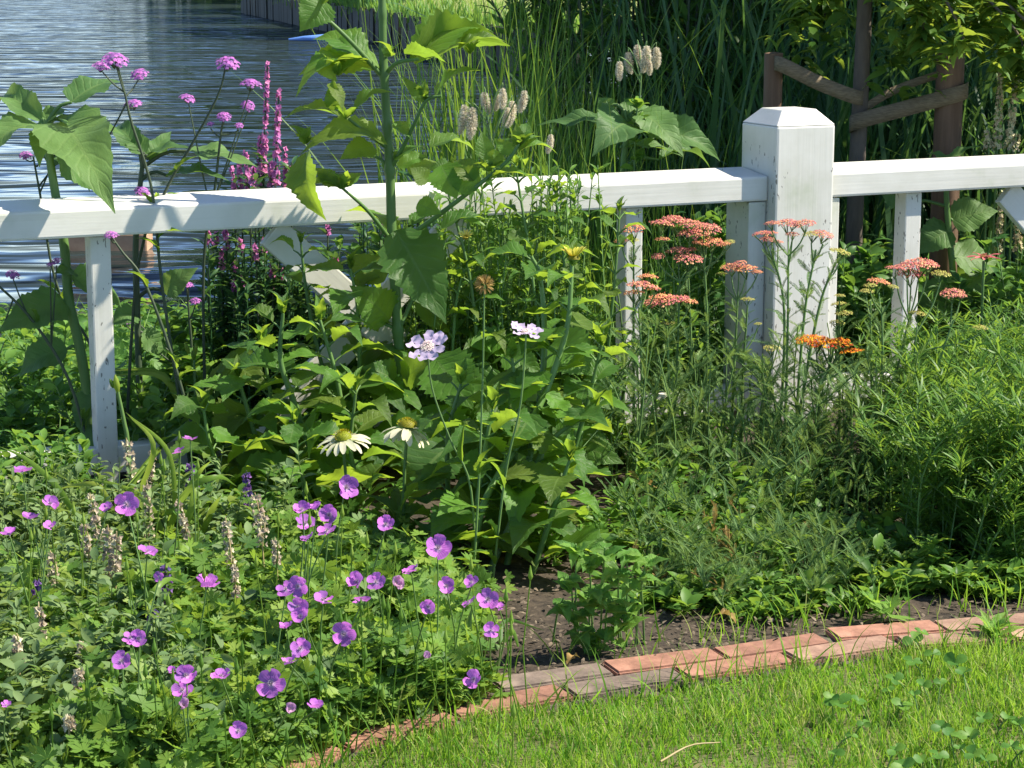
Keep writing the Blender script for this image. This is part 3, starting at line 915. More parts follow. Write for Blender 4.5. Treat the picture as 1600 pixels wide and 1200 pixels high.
shrub('willow_shrub', 'tall sunlit willow shrub with narrow leaves behind the bottlebrush flowers', .42, 7.6, .55, .6, 2.1, 90, 80, T_LANCE, (.05, .10), 'willow_leaf')
shrub('willow_shrub', 'dense dark shrub in the shade behind the staked tree', 1.9, 8.4, 1.3, .6, 2.3, 150, 90, T_LANCE, (.07, .14), 'willow_leaf', 1.6)
shrub('willow_shrub', 'deep green shrub closing the bank behind the white post', 1.0, 8.6, .9, .5, 2.2, 110, 90, T_LANCE, (.07, .13), 'willow_leaf', 1.6)

def stake(px0, px1, ytop, Y, label):
    a, r = at((px0 + px1) / 2, ytop + 6, Y), (px1 - px0) / 2 / F_PX * Y
    t = thing('tree_stake', label, 'stake', root(a), 'stakes beside the young tree')
    C = curve([root(a) - UP * .1 + np.array([rnd(-.02, .02), 0, 0]), (root(a) + a) / 2, a], 8)
    mb = MB(); mb.tube(C, [r * 1.02, r, r * .98], 14)
    ring = mb.V[-1][-14:]
    mb.add([ring.mean(0) + UP * .004] + list(ring), [[0, i + 1, (i + 1) % 14 + 1] for i in range(14)])
    mb.build('pole', M_['stake_wood'], t)
    return a, r
YS = 6.0
sl, rl = stake(1194, 1224, 77, YS, 'round wooden stake rising behind the white fence post')
sr, rr_ = stake(1464, 1508, 72, YS, 'round wooden stake holding the folded brown tree strap')
young = thing('young_tree', 'thin staked young tree with leafy hanging twigs', 'tree', root(at(1340, 300, YS + .05)))
mb = MB(); C = curve([root(at(1336, 300, YS + .05)) - UP * .1, at(1336, 330, YS + .05), at(1346, 120, YS + .05), at(1352, -30, YS + .05), at(1358, -350, YS + .05)], 18)
mb.tube(C, [.026, .024, .022, .016], 9)
crown_c = C[-1]; cm = MB()
ends = [at(*p) for p in ((1440, 40, 5.9), (1500, 60, 5.8), (1545, 30, 6.1), (1590, 70, 5.9), (1610, 10, 6.0), (1470, 10, 6.2), (1530, -40, 6.0), (1250, -30, 6.1), (1290, 5, 6.3), (1400, -60, 5.8), (1640, 90, 5.9), (1560, -80, 6.3), (1230, -90, 6.0), (1460, -120, 5.9), (1420, -10, 6.1), (1575, 40, 6.2), (1240, 10, 6.3))]
for e in ends:
    B = curve([C[13], (C[13] + e) / 2 + UP * .12, e + UP * .03, e - UP * .05], 12)
    mb.tube(B, [.008, .002], 5)
    sprig_stuff(cm, B, T_LANCE, 60, (.05, .085), (-.6, .5), 0, .3, .35, 1.5)
    for k in range(4):
        q = B[int(rng.integers(5, 11))]; B2 = curve([q, q + rng.normal(0, .06, 3) - UP * .04, q + rng.normal(0, .1, 3) - UP * .1], 8)
        sprig_stuff(cm, B2, T_LANCE, 22, (.045, .08), (-.6, .5), 0, .3, 0, 1.5)
mb.build('trunk', M_['young_bark'], young); cm.build('crown', M_['crown_leaf'], young, kind='stuff')
# the tall trees standing to the right, outside the frame, that shade the bank
tree('shade_tree', 'broad leafy tree shading the reeds on the bank', (4.3, 8.0, 0), 4.8, 1.65, 26000, .13, 'willow_leaf', .10, crown_z=.62, flat=.7)
tree('shade_tree', 'taller leafy tree shading the back of the bank', (3.3, 9.7, 0), 5.4, 1.9, 26000, .15, 'willow_leaf', .12, crown_z=.6, flat=.8)

def strap(label, pts, w=.05):
    """flat webbing along points, standing on edge"""
    C = curve(pts, 26); T = nrm(np.gradient(C, axis=0))
    up = UP - T * (T @ UP)[:, None]; up = nrm(up); nn = np.cross(T, up) * .002
    V, F = [], []
    for c, u, q in zip(C, up, nn): V += [c - u * w / 2 - q, c + u * w / 2 - q, c + u * w / 2 + q, c - u * w / 2 + q]
    for i in range(len(C) - 1):
        for j in range(4): F.append([4 * i + j, 4 * i + (j + 1) % 4, 4 * i + 4 + (j + 1) % 4, 4 * i + 4 + j])
    mb = MB(); mb.add(V, F); tag(mb.build('tree_strap', M_['strap_webbing'], None, origin=C[0]), label, 'strap', 'webbing tree straps')
strap('brown webbing strap sloping from the stake behind the post down to the young tree', [at(1206, 104, YS + .06), at(1218, 100, YS - .05), at(1280, 130, YS - .02), at(1338, 152, YS + .0), at(1352, 150, YS + .06)], .040)
strap('lower brown webbing strap running from the young tree round the other stake', [at(1328, 196, YS + .07), at(1338, 190, YS + .0), at(1420, 168, YS - .01), at(1500, 146, YS - .045), at(1512, 140, YS + .03)], .044)
strap('upper brown webbing strap twisted behind the lower strap', [at(1345, 172, YS + .04), at(1400, 140, YS + .06), at(1470, 115, YS + .07)], .022)

# ------------------------------------------------------------------ low weeds on the bank behind the fence
rng = np.random.default_rng(102)
mb = MB()
def behind(x, y, z): return y > fy(x) + .22
mound(mb, -.9, 5.75, 1.5, 1.1, .10, [T_SMALL, T_LANCE], 15000, (.025, .055), keep=behind, up=.8)
mound(mb, -.6, 5.4, 1.0, .6, .20, T_PALM, 3000, (.02, .045), keep=behind)
mound(mb, .9, 6.1, 1.6, .7, .35, [T_SMALL, T_LANCE], 9000, (.04, .09), keep=behind)
k = 5000
P = np.stack([rnd(-2.4, .6, k), rnd(5.1, 6.8, k), np.zeros(k)], 1); P = P[P[:, 1] > fy(P[:, 0]) + .2]; k = len(P)
ang = rnd(0, 6.28, k); M = frames(np.stack([np.cos(ang), np.sin(ang), 0 * ang], 1), np.tile(UP, (k, 1)) + rng.normal(0, .25, (k, 3))) * (rnd(.06, .20, k) * np.where(P[:, 1] > 6.2, .6, 1))[:, None, None]
mb.inst(blade_tpl(1.0, .018), M, P, rng.random(k))
mb.build('bank_weeds', M_['weed_leaf'], None, kind='stuff')['label'] = 'mixed low weeds and grass on the bank'
# ------------------------------------------------------------------ sunflowers (young, leafy, no bloom yet)
rng = np.random.default_rng(103)
def sunflower(label, base_px, stem, leaves, Y, r=.010, stem_mat='heliopsis_stem'):
    """stem: pixels from the foot up; leaves: (base, tip, width px, depth shift at tip, facing)"""
    S = [at(*p, Y) for p in stem]
    S[0] = root(S[0])
    t = thing('sunflower', label, 'plant', S[0], 'young sunflowers along the fence')
    stem_obj(t, S, [r * 1.1, r, r * .7], stem_mat, 8, k=20)
    for i, (b, tp, w, dy, face) in enumerate(leaves):
        B, T = at(*b, Y), at(*tp, Y + dy)
        o = leaf_obj(t, ME_SUN[i % 3], B, T, face, w / F_PX * Y * .74)
        # petiole from the stem
        near = min(S, key=lambda q: np.linalg.norm(q - B))
        j = curve(S, 60); near = j[np.argmin(np.linalg.norm(j - (B - UP * .02), axis=1))]
        if np.linalg.norm(near - B) > .012:
            stem_obj(t, [near, (near + B) / 2 + UP * .015, B], [.005, .0035], stem_mat, 6, 'leaf_stalk', 6)
    return t
CU = np.array([0, -.8, .7]); CF = np.array([0, -1, .2]); CL = np.array([-.5, -.6, .6]); CR = np.array([.5, -.6, .6]); UU = np.array([0, -.25, 1.0])
YF = lambda px: fp(px, 300, 0)[1]
sunflower('sunflower plant with large drooping leaves, one hanging over the white rail', None,
    [(150, 640), (128, 560), (108, 470), (100, 380), (86, 300), (74, 222), (72, 195)],
    [((98, 190), (180, 334), 112, -.30, np.array([.25, -1, .35])), ((60, 195), (-25, 262), 85, -.08, CL), ((88, 185), (196, 212), 70, .0, np.array([.1, -.2, 1])),
     ((112, 160), (192, 128), 70, .12, np.array([-.2, -.6, .8])), ((64, 190), (0, 160), 46, .15, CU), ((90, 230), (150, 300), 70, .1, CU), ((70, 205), (62, 262), 40, -.1, CF),
     ((80, 262), (140, 300), 60, .2, UU), ((100, 470), (-5, 520), 80, -.1, CU), ((112, 430), (190, 480), 60, .1, CU), ((105, 545), (30, 590), 60, .0, CU), ((140, 610), (150, 715), 60, -.1, CF),
     ((115, 425), (84, 428), 34, -.05, CU), ((72, 190), (112, 176), 44, .05, UU)], YF(110) + .16, .011)
sunflower('dark stemmed sunflower plant with spreading leaves behind the rail', None,
    [(222, 690), (218, 600), (214, 480), (212, 380), (218, 300), (222, 262)],
    [((232, 245), (300, 232), 46, -.02, np.array([0, -.2, 1])), ((226, 240), (200, 215), 36, .05, CU), ((295, 236), (405, 262), 62, .0, UU), ((262, 275), (358, 283), 40, -.05, UU), ((215, 235), (180, 200), 40, .1, CU),
     ((232, 250), (268, 205), 38, .1, CU), ((256, 455), (310, 418), 44, 0, np.array([.3, -.8, .5])), ((214, 492), (170, 510), 44, -.03, CU), ((222, 520), (262, 560), 40, .05, CU)], YF(220) + .3, .008, 'dark_stem')
sunflower('sunflower plant behind the rail below the bottlebrush flowers', None,
    [(972, 640), (970, 480), (972, 350), (974, 260), (980, 200), (975, 172)],
    [((1000, 175), (1068, 245), 66, -.1, np.array([.3, -.8, .6])), ((985, 195), (925, 245), 90, -.15, np.array([-.2, -1, .4])), ((948, 170), (935, 152), 34, -.02, CF), ((975, 180), (1010, 165), 40, .05, CU),
     ((1010, 205), (1125, 252), 60, .02, CU), ((965, 190), (838, 196), 44, .05, np.array([0, -.5, 1])), ((970, 232), (1068, 246), 36, .0, UU), ((1030, 250), (1110, 264), 30, .1, UU), ((985, 190), (1065, 215), 60, .15, CU)], YF(970) + .35, .009)
sunflower('leafy sunflower plant showing through the right fence bay', None,
    [(1500, 560), (1490, 440), (1480, 330), (1478, 260)],
    [((1478, 255), (1535, 228), 26, 0, UU), ((1478, 258), (1445, 242), 24, .05, UU), ((1400, 320), (1378, 305), 26, 0, CU), ((1488, 345), (1560, 330), 66, .0, CU), ((1486, 360), (1430, 400), 60, .0, CU), ((1490, 400), (1570, 420), 70, .05, CU), ((1492, 450), (1590, 470), 64, -.05, CU), ((1490, 460), (1420, 480), 60, .05, CU), ((1497, 510), (1560, 540), 60, .05, CU)], YF(1480) + .35, .009)

# ------------------------------------------------------------------ tall purple verbena
rng = np.random.default_rng(104)
def verbena_head(seed):
    mb = MB(); P, Nn = dome_pts(46, .55, .05)
    P[:, 2] -= .2
    floret_cloud(mb, P, Nn, rnd(.17, .25, len(P)), 0, 5, -.3)
    P2, N2 = dome_pts(12, .3, .06); P2 = P2 * np.array([.8, .8, .6]) - np.array([0, 0, .3])
    floret_cloud(mb, P2, N2, .16, 1, 3, .8)
    for i in range(10):
        a = i * .63; mb.tube([(0, 0, -.95), (.5 * math.cos(a), .5 * math.sin(a), -.35)], [.05, .03], 4, .5, 1)
    return mb.mesh('flower_head', [M_['verbena_petal'], M_['dark_stem']])
ME_VERB = [verbena_head(k) for k in range(3)]
def put_head(parent, me, p, r, tilt=.2, flat=1.0, name='flower_head', n=None):
    n = nrm(UP + rng.normal(0, tilt, 3)) if n is None else nrm(n)
    M = frames(np.cross(n, rng.normal(0, 1, 3)), n) * r
    p = np.asarray(p) - np.array(parent.location)
    o = link(name, me, parent)
    o.matrix_basis = Matrix([[M[i, 0], M[i, 1], M[i, 2] * flat, p[i]] for i in range(3)] + [[0, 0, 0, 1]])
    return o
VG = 'tall verbenas by the fence'
def verbena(label, stem, heads, Y):
    S = [at(*p, Y) for p in stem]; S[0] = root(S[0])
    t = thing('verbena', label, 'flower', S[0], VG)
    stem_obj(t, S, [.0042, .0035, .0022], 'dark_stem', 6, k=20)
    j = curve(S, 80)
    for (hx, hy, w, fork) in heads:
        p = at(hx, hy + w * .15, Y + rnd(-.03, .03))
        f = at(*fork, Y); near = j[np.argmin(np.linalg.norm(j - f, axis=1))]
        stem_obj(t, [near, (near + p) / 2 + np.array([0, 0, -.01]), p - UP * .012], [.0022, .0015], 'dark_stem', 5, 'branch', 6)
        put_head(t, ME_VERB[int(rng.integers(3))], p, w / 2 / F_PX * Y * 1.08, .2, .9, n=UP + np.array([.1, -.4, 0]) + rng.normal(0, .15, 3))
    for k in range(3):
        a = j[int(rnd(8, 40))]; d = nrm(np.array([rnd(-1, 1), rnd(-.5, .5), .3]))
        leaf_obj(t, ME_HELI[1], a, a + d * .07, None, .012)
    return t
verbena('tall verbena topped by a large double purple head above the sunflower leaf', [(300, 700), (255, 460), (238, 300), (205, 190), (196, 150), (182, 95)],
    [(180, 84, 40, (196, 150)), (158, 98, 26, (194, 146)), (217, 110, 27, (197, 150)), (208, 156, 27, (200, 165)), (150, 235, 14, (196, 160))], YF(200) + .05)
verbena('verbena with one long bare stem leaning away to a single purple head', [(190, 640), (215, 420), (258, 300), (300, 225), (340, 150), (354, 98)],
    [(356, 90, 36, (350, 108)), (222, 293, 24, (240, 320))], YF(300) + .08)
verbena('verbena with small purple heads beside the pink loosestrife spikes', [(320, 640), (318, 420), (335, 300), (345, 210), (350, 185)],
    [(350, 177, 22, (348, 195)), (329, 191, 12, (345, 215)), (374, 193, 13, (346, 212)), (294, 148, 24, (330, 330)), (388, 160, 21, (372, 330)), (392, 124, 32, (372, 330))], YF(340) + .2)
verbena('low verbena with dark fading heads under the drooping sunflower leaf', [(180, 640), (150, 560), (90, 450), (62, 300), (52, 245)],
    [(40, 238, 20, (55, 250)), (84, 233, 18, (60, 300)), (64, 240, 14, (58, 260)), (100, 222, 8, (70, 290))], YF(80) + .25)
verbena('verbena leaning over the rail with a single purple head against the white paint', [(330, 700), (270, 560), (225, 440), (192, 395), (176, 372)],
    [(173, 362, 22, (180, 378))], YF(180) - .10)
verbena('sprawling verbena with purple heads low over the water beside the fence', [(150, 700), (110, 600), (50, 500), (-10, 440), (-60, 400)],
    [(20, 424, 22, (40, 490)), (88, 404, 16, (80, 540)), (78, 410, 12, (80, 540)), (-5, 520, 14, (20, 470))], YF(60) + .12)
verbena('low verbena with pale purple heads behind the fence rail opening', [(300, 640), (300, 560), (296, 500), (292, 450)],
    [(294, 441, 17, (295, 470)), (198, 500, 12, (300, 590)), (305, 466, 18, (297, 500)), (180, 462, 10, (300, 580))], YF(290) + .3)

# ------------------------------------------------------------------ purple loosestrife
rng = np.random.default_rng(105)
def loosestrife(label, spikes, Y, foliage=()):
    b = root(at(spikes[0][0], 500, Y))
    t = thing('loosestrife', label, 'flower', b, 'loosestrife clumps behind the fence')
    fm = MB()
    for (x0, y0, x1, y1, w) in spikes:
        Yk = Y + rnd(-.06, .06)
        T, B = at(x0, y0, Yk), at(x1, y1, Yk)
        C = curve([root(B, rnd(-.05, .05), rnd(-.05, .05)), (root(B) + B) / 2, B, T], 24)
        stem_obj(t, C, [.0035, .0015], 'dark_stem', 5, k=16)
        mb = MB(); L = np.linalg.norm(T - B); k = int(max(24, L / .0021)); q = rng.random(k) ** 1.15
        a = rnd(0, 6.28, k); r = w * .85 / 2 / F_PX * Y * (1 - q * .65)
        out = np.stack([np.cos(a), np.sin(a), rnd(.0, .6, k)], 1)
        P = B + (T - B) * q[:, None] + out * (r * rnd(.5, 1, k))[:, None]
        floret_cloud(mb, P, out, rnd(.0045, .0085, k), 0, 4, .3)
        mb.build('flower_spike', M_['loosestrife_petal'], t)
        sprig_stuff(fm, C[:18], T_LANCE, 40, (.03, .06), (.1, .8))
    for (x, y, w, h, kk) in foliage:
        for q in range(kk):
            p = at(x + rnd(-w, w), y + rnd(0, h), Y + rnd(-.12, .12)); C = curve([root(p), p], 8)
            fm.tube(C, [.003, .0015], 4, .2); sprig_stuff(fm, C, T_LANCE, 30, (.02, .05), (.1, .9), start=.45)
    fm.build('foliage', M_['reed_leaf'], t, kind='stuff')
    return t
loosestrife('tall loosestrife with long slender pink spikes standing above the rail', [(418, 98, 412, 270, 13), (436, 140, 430, 292, 17), (407, 210, 404, 300, 14), (383, 235, 390, 300, 12), (373, 250, 376, 300, 10), (424, 255, 424, 300, 14), (445, 230, 446, 300, 9), (362, 262, 366, 300, 8), (396, 262, 398, 300, 9)], YF(410) + .45)
loosestrife('bushy loosestrife with short pink tips seen below the rail', [(324, 362, 326, 382, 13), (352, 362, 354, 392, 16), (376, 374, 378, 394, 13), (380, 430, 381, 448, 9), (424, 415, 426, 432, 10), (424, 448, 425, 462, 10), (366, 410, 367, 425, 8), (438, 420, 440, 436, 9), (338, 364, 338, 384, 10), (525, 402, 526, 416, 9), (508, 418, 510, 434, 8), (345, 392, 347, 420, 10), (398, 384, 400, 408, 10), (412, 372, 413, 396, 9), (452, 380, 453, 400, 9), (365, 440, 366, 456, 8), (470, 372, 471, 392, 8)], YF(380) + .4, [(375, 385, 60, 60, 40), (470, 400, 50, 50, 20)])
loosestrife('few faint loosestrife flowers seen behind the tall heliopsis stem', [(652, 268, 652, 280, 9), (455, 262, 456, 272, 10), (600, 350, 600, 366, 12), (512, 352, 512, 366, 10)], YF(600) + .4, [(620, 300, 60, 80, 24)])

# ------------------------------------------------------------------ white burnet bottlebrushes
rng = np.random.default_rng(106)
def bottlebrush(k):
    mb = MB(); n = 900
    t = rng.random(n); a = rnd(0, 6.28, n); pr = np.sin(np.pi * np.clip(t * .9 + .08, 0, 1)) ** .5
    axis = np.stack([.16 * t * t, np.zeros(n), -t], 1)
    out = np.stack([np.cos(a), np.sin(a), rnd(-.6, .35, n)], 1)
    P = axis + out * (.05 * pr)[:, None]
    M = frames(out, rng.normal(0, 1, (n, 3))) * (.13 * pr * rnd(.8, 1.2, n))[:, None, None]
    M[:, :, 1] *= 2.2
    mb.inst(T_NEEDLE, M, P, rng.random(n))
    mb.tube([(0, 0, .02), (.03, 0, -.5), (.15, 0, -.98)], [.03, .05, .02], 5)
    return mb.mesh('flower_spike', M_['burnet_bristle'])
ME_BRUSH = [bottlebrush(k) for k in range(2)]
def burnet(label, stem, heads, Y):
    S = [at(*p, Y) for p in stem]; S[0] = root(S[0]); t = thing('burnet', label, 'flower', S[0], 'white burnet plants by the willow')
    stem_obj(t, S, [.003, .002], 'green_stem', 5, k=18); j = curve(S, 60)
    for hx, hy, hl, w, fx, fyy in heads:
        p = at(hx, hy, Y + rnd(-.05, .05)); f = at(fx, fyy, Y); near = j[np.argmin(np.linalg.norm(j - f, axis=1))]
        stem_obj(t, [near, (near + p) / 2 + UP * .02, p + UP * .012, p], [.0018, .0011], 'green_stem', 5, 'branch', 8)
        o = link('flower_spike', ME_BRUSH[int(rng.integers(2))], t)
        L = hl / F_PX * Y; q = p - np.array(t.location)
        o.matrix_basis = Matrix.Translation(Vector(q)) @ Matrix.Rotation(rnd(0, 6.28), 4, 'Z') @ Matrix.Rotation(rnd(-.15, .15), 4, 'X') @ Matrix.Diagonal((L * w, L * w, L, 1))
    fm = MB(); sprig_stuff(fm, j[:34], T_SMALL, 60, (.025, .05), (.1, .8)); fm.build('foliage', M_['fine_leaf'], t, kind='stuff')
burnet('white burnet with drooping bottlebrush heads beside the tall heliopsis stem', [(800, 620), (790, 400), (772, 260), (762, 180)],
    [(726, 164, 46, 1.1, 765, 210), (738, 168, 50, 1.1, 765, 205), (757, 144, 34, 1.4, 764, 190), (778, 148, 26, 1.5, 766, 200), (785, 138, 32, 1.3, 766, 195), (800, 158, 42, 1.2, 770, 230), (820, 142, 34, 1.25, 772, 240), (793, 168, 30, 1.2, 770, 230)], YF(780) + .25)
burnet('white burnet with a single low head beside the sunflower leaves', [(850, 600), (856, 400), (858, 240)], [(861, 210, 30, 1.2, 858, 240)], YF(860) + .22)
burnet('tall white burnet with five drooping heads against the dark reeds', [(985, 290), (992, 230), (1000, 150), (1002, 110)],
    [(968, 96, 30, 1.3, 998, 130), (982, 82, 34, 1.3, 1000, 125), (996, 70, 34, 1.3, 1002, 110), (1010, 72, 42, 1.25, 1002, 110), (1025, 74, 34, 1.3, 1003, 115), (1014, 94, 24, 1.4, 1002, 110)], YF(1000) + .3)
# fine grassy stems of a seeding plant between the heliopsis and the willow
reeds('tall_grass', 'thin wiry grass stems above the rail beside the heliopsis', [(-.02, 5.35, .14, .08), (.14, 5.4, .16, .08), (.3, 5.5, .12, .1)], (.5, .95), .0022, 260, 'fine_leaf', (.1, .35, .8))

# pale seed spikes on the right
t = thing('seed_spike_plant', 'plant with pale cream seed spikes rising behind the rail', 'plant', root(at(1570, 300, 5.95)))
for (x0, y0, x1, y1, w) in ((1564, 112, 1558, 235, 14), (1588, 122, 1576, 235, 15), (1541, 205, 1545, 236, 16), (1590, 210, 1586, 236, 12), (1590, 330, 1590, 395, 14), (1565, 300, 1560, 395, 13)):
    T, B = at(x0, y0, 5.95), at(x1, y1, 5.95); stem_obj(t, [root(B), B, T], [.004, .002], 'green_stem', 5)
    mb = MB(); k = int(np.linalg.norm(T - B) / .0012); q = rng.random(k); a = rnd(0, 6.28, k); out = np.stack([np.cos(a), np.sin(a), rnd(0, .8, k)], 1)
    floret_cloud(mb, B + (T - B) * q[:, None] + out * (w / 2 / F_PX * 6 * (1 - .6 * q))[:, None] * rnd(.4, 1, k)[:, None], out, rnd(.004, .008, k), 0, 4, .5)
    mb.build('seed_spike', M_['spike_cream'], t)

# ------------------------------------------------------------------ heliopsis: tall central plant and its neighbours
rng = np.random.default_rng(107)
YH = 4.70
H1 = [(640, 880), (634, 760), (628, 600), (622, 520), (613, 380), (609, 265), (600, 115), (597, 0), (593, -150), (590, -260)]
S = [at(*p, YH) for p in H1]; S[0] = root(S[0])
heli = thing('heliopsis', 'very tall leafy heliopsis with a thick green stem rising past the rail', 'plant', S[0], 'heliopsis plants in the bed')
hc = curve(S, 120); nodes = [at(x_, y_, YH) for x_, y_ in ((620, 560), (622, 515), (613, 380), (609, 267), (606, 200), (600, 115), (596, 20))]
hr = np.interp(np.linspace(0, 1, 120), [0, .3, .6, 1], [.0125, .0120, .0105, .006])
for q_ in nodes: hr = hr + .0035 * np.exp(-(np.linalg.norm(hc - q_, axis=1) / .008) ** 2)
hm = MB(); hm.tube(hc, hr, 10, cap=True); hm.build('stem', M_['heliopsis_stem'], heli)
def hleaf(b, tp, w, n=None, db=0.0, dt=0.0, k=0, par=None, Y=None):
    Y = Y or YH
    return leaf_obj(par or heli, ME_HELI[k], at(*b, Y + db), at(*tp, Y + dt), n, w * 1.18 / F_PX * Y)
def hbranch(pts, r=(.005, .003), dys=None, par=None, Y=None):
    Y = Y or YH; dys = dys or [0] * len(pts)
    stem_obj(par or heli, [at(*p, Y + d) for p, d in zip(pts, dys)], r, 'heliopsis_stem', 7, 'branch', 10)
def htip(x, y, s, dy=0.0, par=None, Y=None, num=5, lean=0.0):
    """tuft of small young leaves round a shoot tip"""
    Y = Y or YH; c = at(x, y, Y + dy)
    for k in range(num):
        a = k * 6.283 / num + rnd(-.4, .4); d = nrm(np.array([math.cos(a) + lean, math.sin(a), rnd(.1, 1.2)])); L = s / F_PX * Y * rnd(.6, 1.15)
        leaf_obj(par or heli, ME_HELI[k % 4], c, c + d * L, UP * 1.0 + rng.normal(0, .25, 3) - d * .3, L * rnd(.32, .48))
BK = np.array([0, .5, .9]); SD = np.array([.3, -.3, 1.0])
# top of the plant
hbranch([(606, 112), (622, 98), (655, 92)], (.006, .004), [0, -.03, -.05])
hleaf((640, 92), (797, 72), 86, np.array([-.1, .75, .75]), -.04, .05, 1)
hleaf((632, 84), (700, 100), 40, np.array([0, .6, 1]), -.05, -.1, 0)
hbranch([(598, 120), (545, 62), (494, 14)], (.006, .004), [0, -.04, -.06])
hleaf((508, 2), (468, 50), 52, np.array([.3, -.8, .6]), -.06, -.1, 0)
hleaf((500, 8), (560, -60), 60, UU, -.06, 0, 1)
hbranch([(596, 120), (570, 92), (560, 90)], (.005, .003), [0, .02, .03])
hleaf((580, 100), (462, 152), 74, np.array([-.1, -.15, 1.0]), .02, -.06, 3)
hleaf((570, 92), (488, 62), 60, np.array([0, -.5, 1.0]), .03, .08, 1)
hleaf((592, 104), (466, 118), 84, np.array([-.1, -.55, .8]), .03, .02, 1); hleaf((648, 100), (770, 50), 70, np.array([0, -.5, .9]), -.02, .1, 3); htip(528, 118, 60, -.05); htip(610, 88, 34, -.03)
hbranch([(610, 265), (640, 210), (665, 158), (690, 150)], (.0055, .003), [0, -.03, -.05, -.06])
hleaf((682, 150), (752, 110), 34, np.array([.2, .5, 1]), -.05, 0, 1)
hleaf((664, 158), (628, 118), 18, CL, -.05, -.05, 2); hleaf((662, 152), (664, 122), 14, CF, -.05, -.05, 0); htip(664, 156, 26, -.05)
hleaf((716, 78), (792, 66), 26, UU, -.02, 0, 1); htip(735, 84, 42, 0)
hbranch([(606, 232), (575, 210), (545, 186)], (.0045, .003), [0, -.04, -.07])
hleaf((530, 182), (440, 189), 30, np.array([0, -.2, 1]), -.06, -.05, 1); hleaf((522, 172), (520, 122), 24, CF, -.07, -.08, 2); hleaf((515, 130), (536, 175), 24, CR, -.07, -.1, 0)
hleaf((553, 176), (618, 146), 26, np.array([0, -.4, 1]), -.07, -.05, 3); hleaf((500, 92), (527, 128), 26, CL, -.04, -.05, 0); htip(540, 186, 34, -.07); htip(478, 225, 44, -.03)
# middle node
hleaf((605, 226), (470, 240), 62, np.array([0, -.5, .9]), -.03, -.1, 3)
hleaf((478, 238), (510, 345), 54, np.array([-.6, -.7, .2]), -.09, -.14, 1)
hleaf((585, 230), (530, 250), 40, CU, -.05, -.1, 0)
hbranch([(611, 268), (596, 250), (575, 240)], (.004, .003)); hleaf((575, 240), (560, 218), 26, CU, 0, 0, 2)
hleaf((616, 250), (660, 228), 30, UU, -.02, 0, 0); hleaf((622, 262), (672, 246), 24, CU, .02, .06, 1); hleaf((618, 190), (640, 215), 26, CR, -.02, -.04, 2)
hleaf((672, 230), (742, 236), 44, UU, .03, .1, 1); hleaf((640, 272), (690, 255), 40, np.array([0, -.6, 1]), .05, .1, 0); hleaf((668, 285), (640, 262), 30, CU)
hleaf((690, 258), (714, 312), 50, CF, -.05, -.08, 0); hleaf((702, 264), (672, 262), 26, CU, -.03, -.03, 1); hleaf((652, 318), (690, 334), 30, CF, -.06, -.08, 2)
hbranch([(614, 380), (575, 330), (536, 295)], (.0055, .003), [0, -.05, -.09])
hleaf((536, 296), (452, 306), 24, UU, -.08, -.05, 1); hleaf((538, 292), (566, 270), 18, CU, -.09, -.05, 0); htip(534, 296, 44, -.09); hleaf((526, 288), (492, 262), 24, CL, -.09, -.05, 2)
hbranch([(616, 385), (680, 340), (740, 295), (790, 255), (812, 225)], (.0065, .0035), [0, -.04, -.07, -.08, -.08])
hleaf((762, 284), (832, 278), 28, np.array([.1, -.2, 1]), -.07, -.1, 1); hleaf((750, 290), (690, 268), 40, CF, -.07, -.05, 0); hleaf((742, 282), (708, 252), 34, CU, -.07, -.03, 3)
hleaf((800, 240), (772, 216), 20, CF, -.08, -.06, 0); hleaf((808, 234), (848, 214), 18, UU, -.08, -.05, 1); hleaf((810, 238), (872, 242), 20, UU, -.08, -.05, 3); hleaf((812, 226), (806, 192), 18, CF, -.08, -.08, 2); htip(812, 226, 44, -.08); htip(765, 268, 40, -.07); hleaf((760, 250), (752, 205), 26, CF, -.06, -.03, 0); hleaf((776, 262), (770, 232), 24, CF, -.06, -.03, 1)
# lower nodes
hleaf((618, 360), (697, 506), 90, np.array([.25, -1, .45]), -.05, -.12, 2)
hleaf((612, 372), (540, 330), 64, np.array([0, .3, 1]), .02, .1, 1)
hleaf((690, 358), (764, 344), 38, UU, -.04, 0, 1); hleaf((640, 352), (700, 330), 30, UU, .02, .08, 0)
hleaf((608, 500), (546, 446), 62, np.array([-.3, -.8, .6]), .0, -.02, 3); hleaf((600, 440), (540, 400), 50, CU, .05, .1, 0)
hbranch([(622, 515), (596, 505), (575, 508)], (.0045, .0035)); hbranch([(624, 515), (645, 465), (650, 440)], (.005, .0035), [0, .03, .05])
hleaf((644, 458), (720, 430), 36, UU, .05, .1, 1); hleaf((650, 470), (700, 520), 44, CU, .06, .1, 0)
hleaf((630, 594), (702, 552), 50, np.array([-.2, -.9, .5]), -.06, -.1, 0); hleaf((620, 600), (560, 575), 46, CU, -.05, -.1, 1)
hleaf((585, 672), (680, 735), 96, np.array([0, -.8, .75]), -.12, -.2, 0); hleaf((648, 640), (700, 745), 120, np.array([.2, -1, .4]), -.08, -.16, 2); hleaf((720, 640), (738, 765), 120, np.array([0, -1, .35]), -.05, -.14, 0)
hleaf((690, 600), (780, 640), 70, CU, -.02, -.1, 3); hleaf((560, 640), (500, 680), 80, CU, -.05, -.14, 1); hleaf((600, 650), (540, 655), 60, UU, -.1, -.18, 2)
hleaf((530, 648), (610, 655), 34, UU, -.1, -.12, 1)
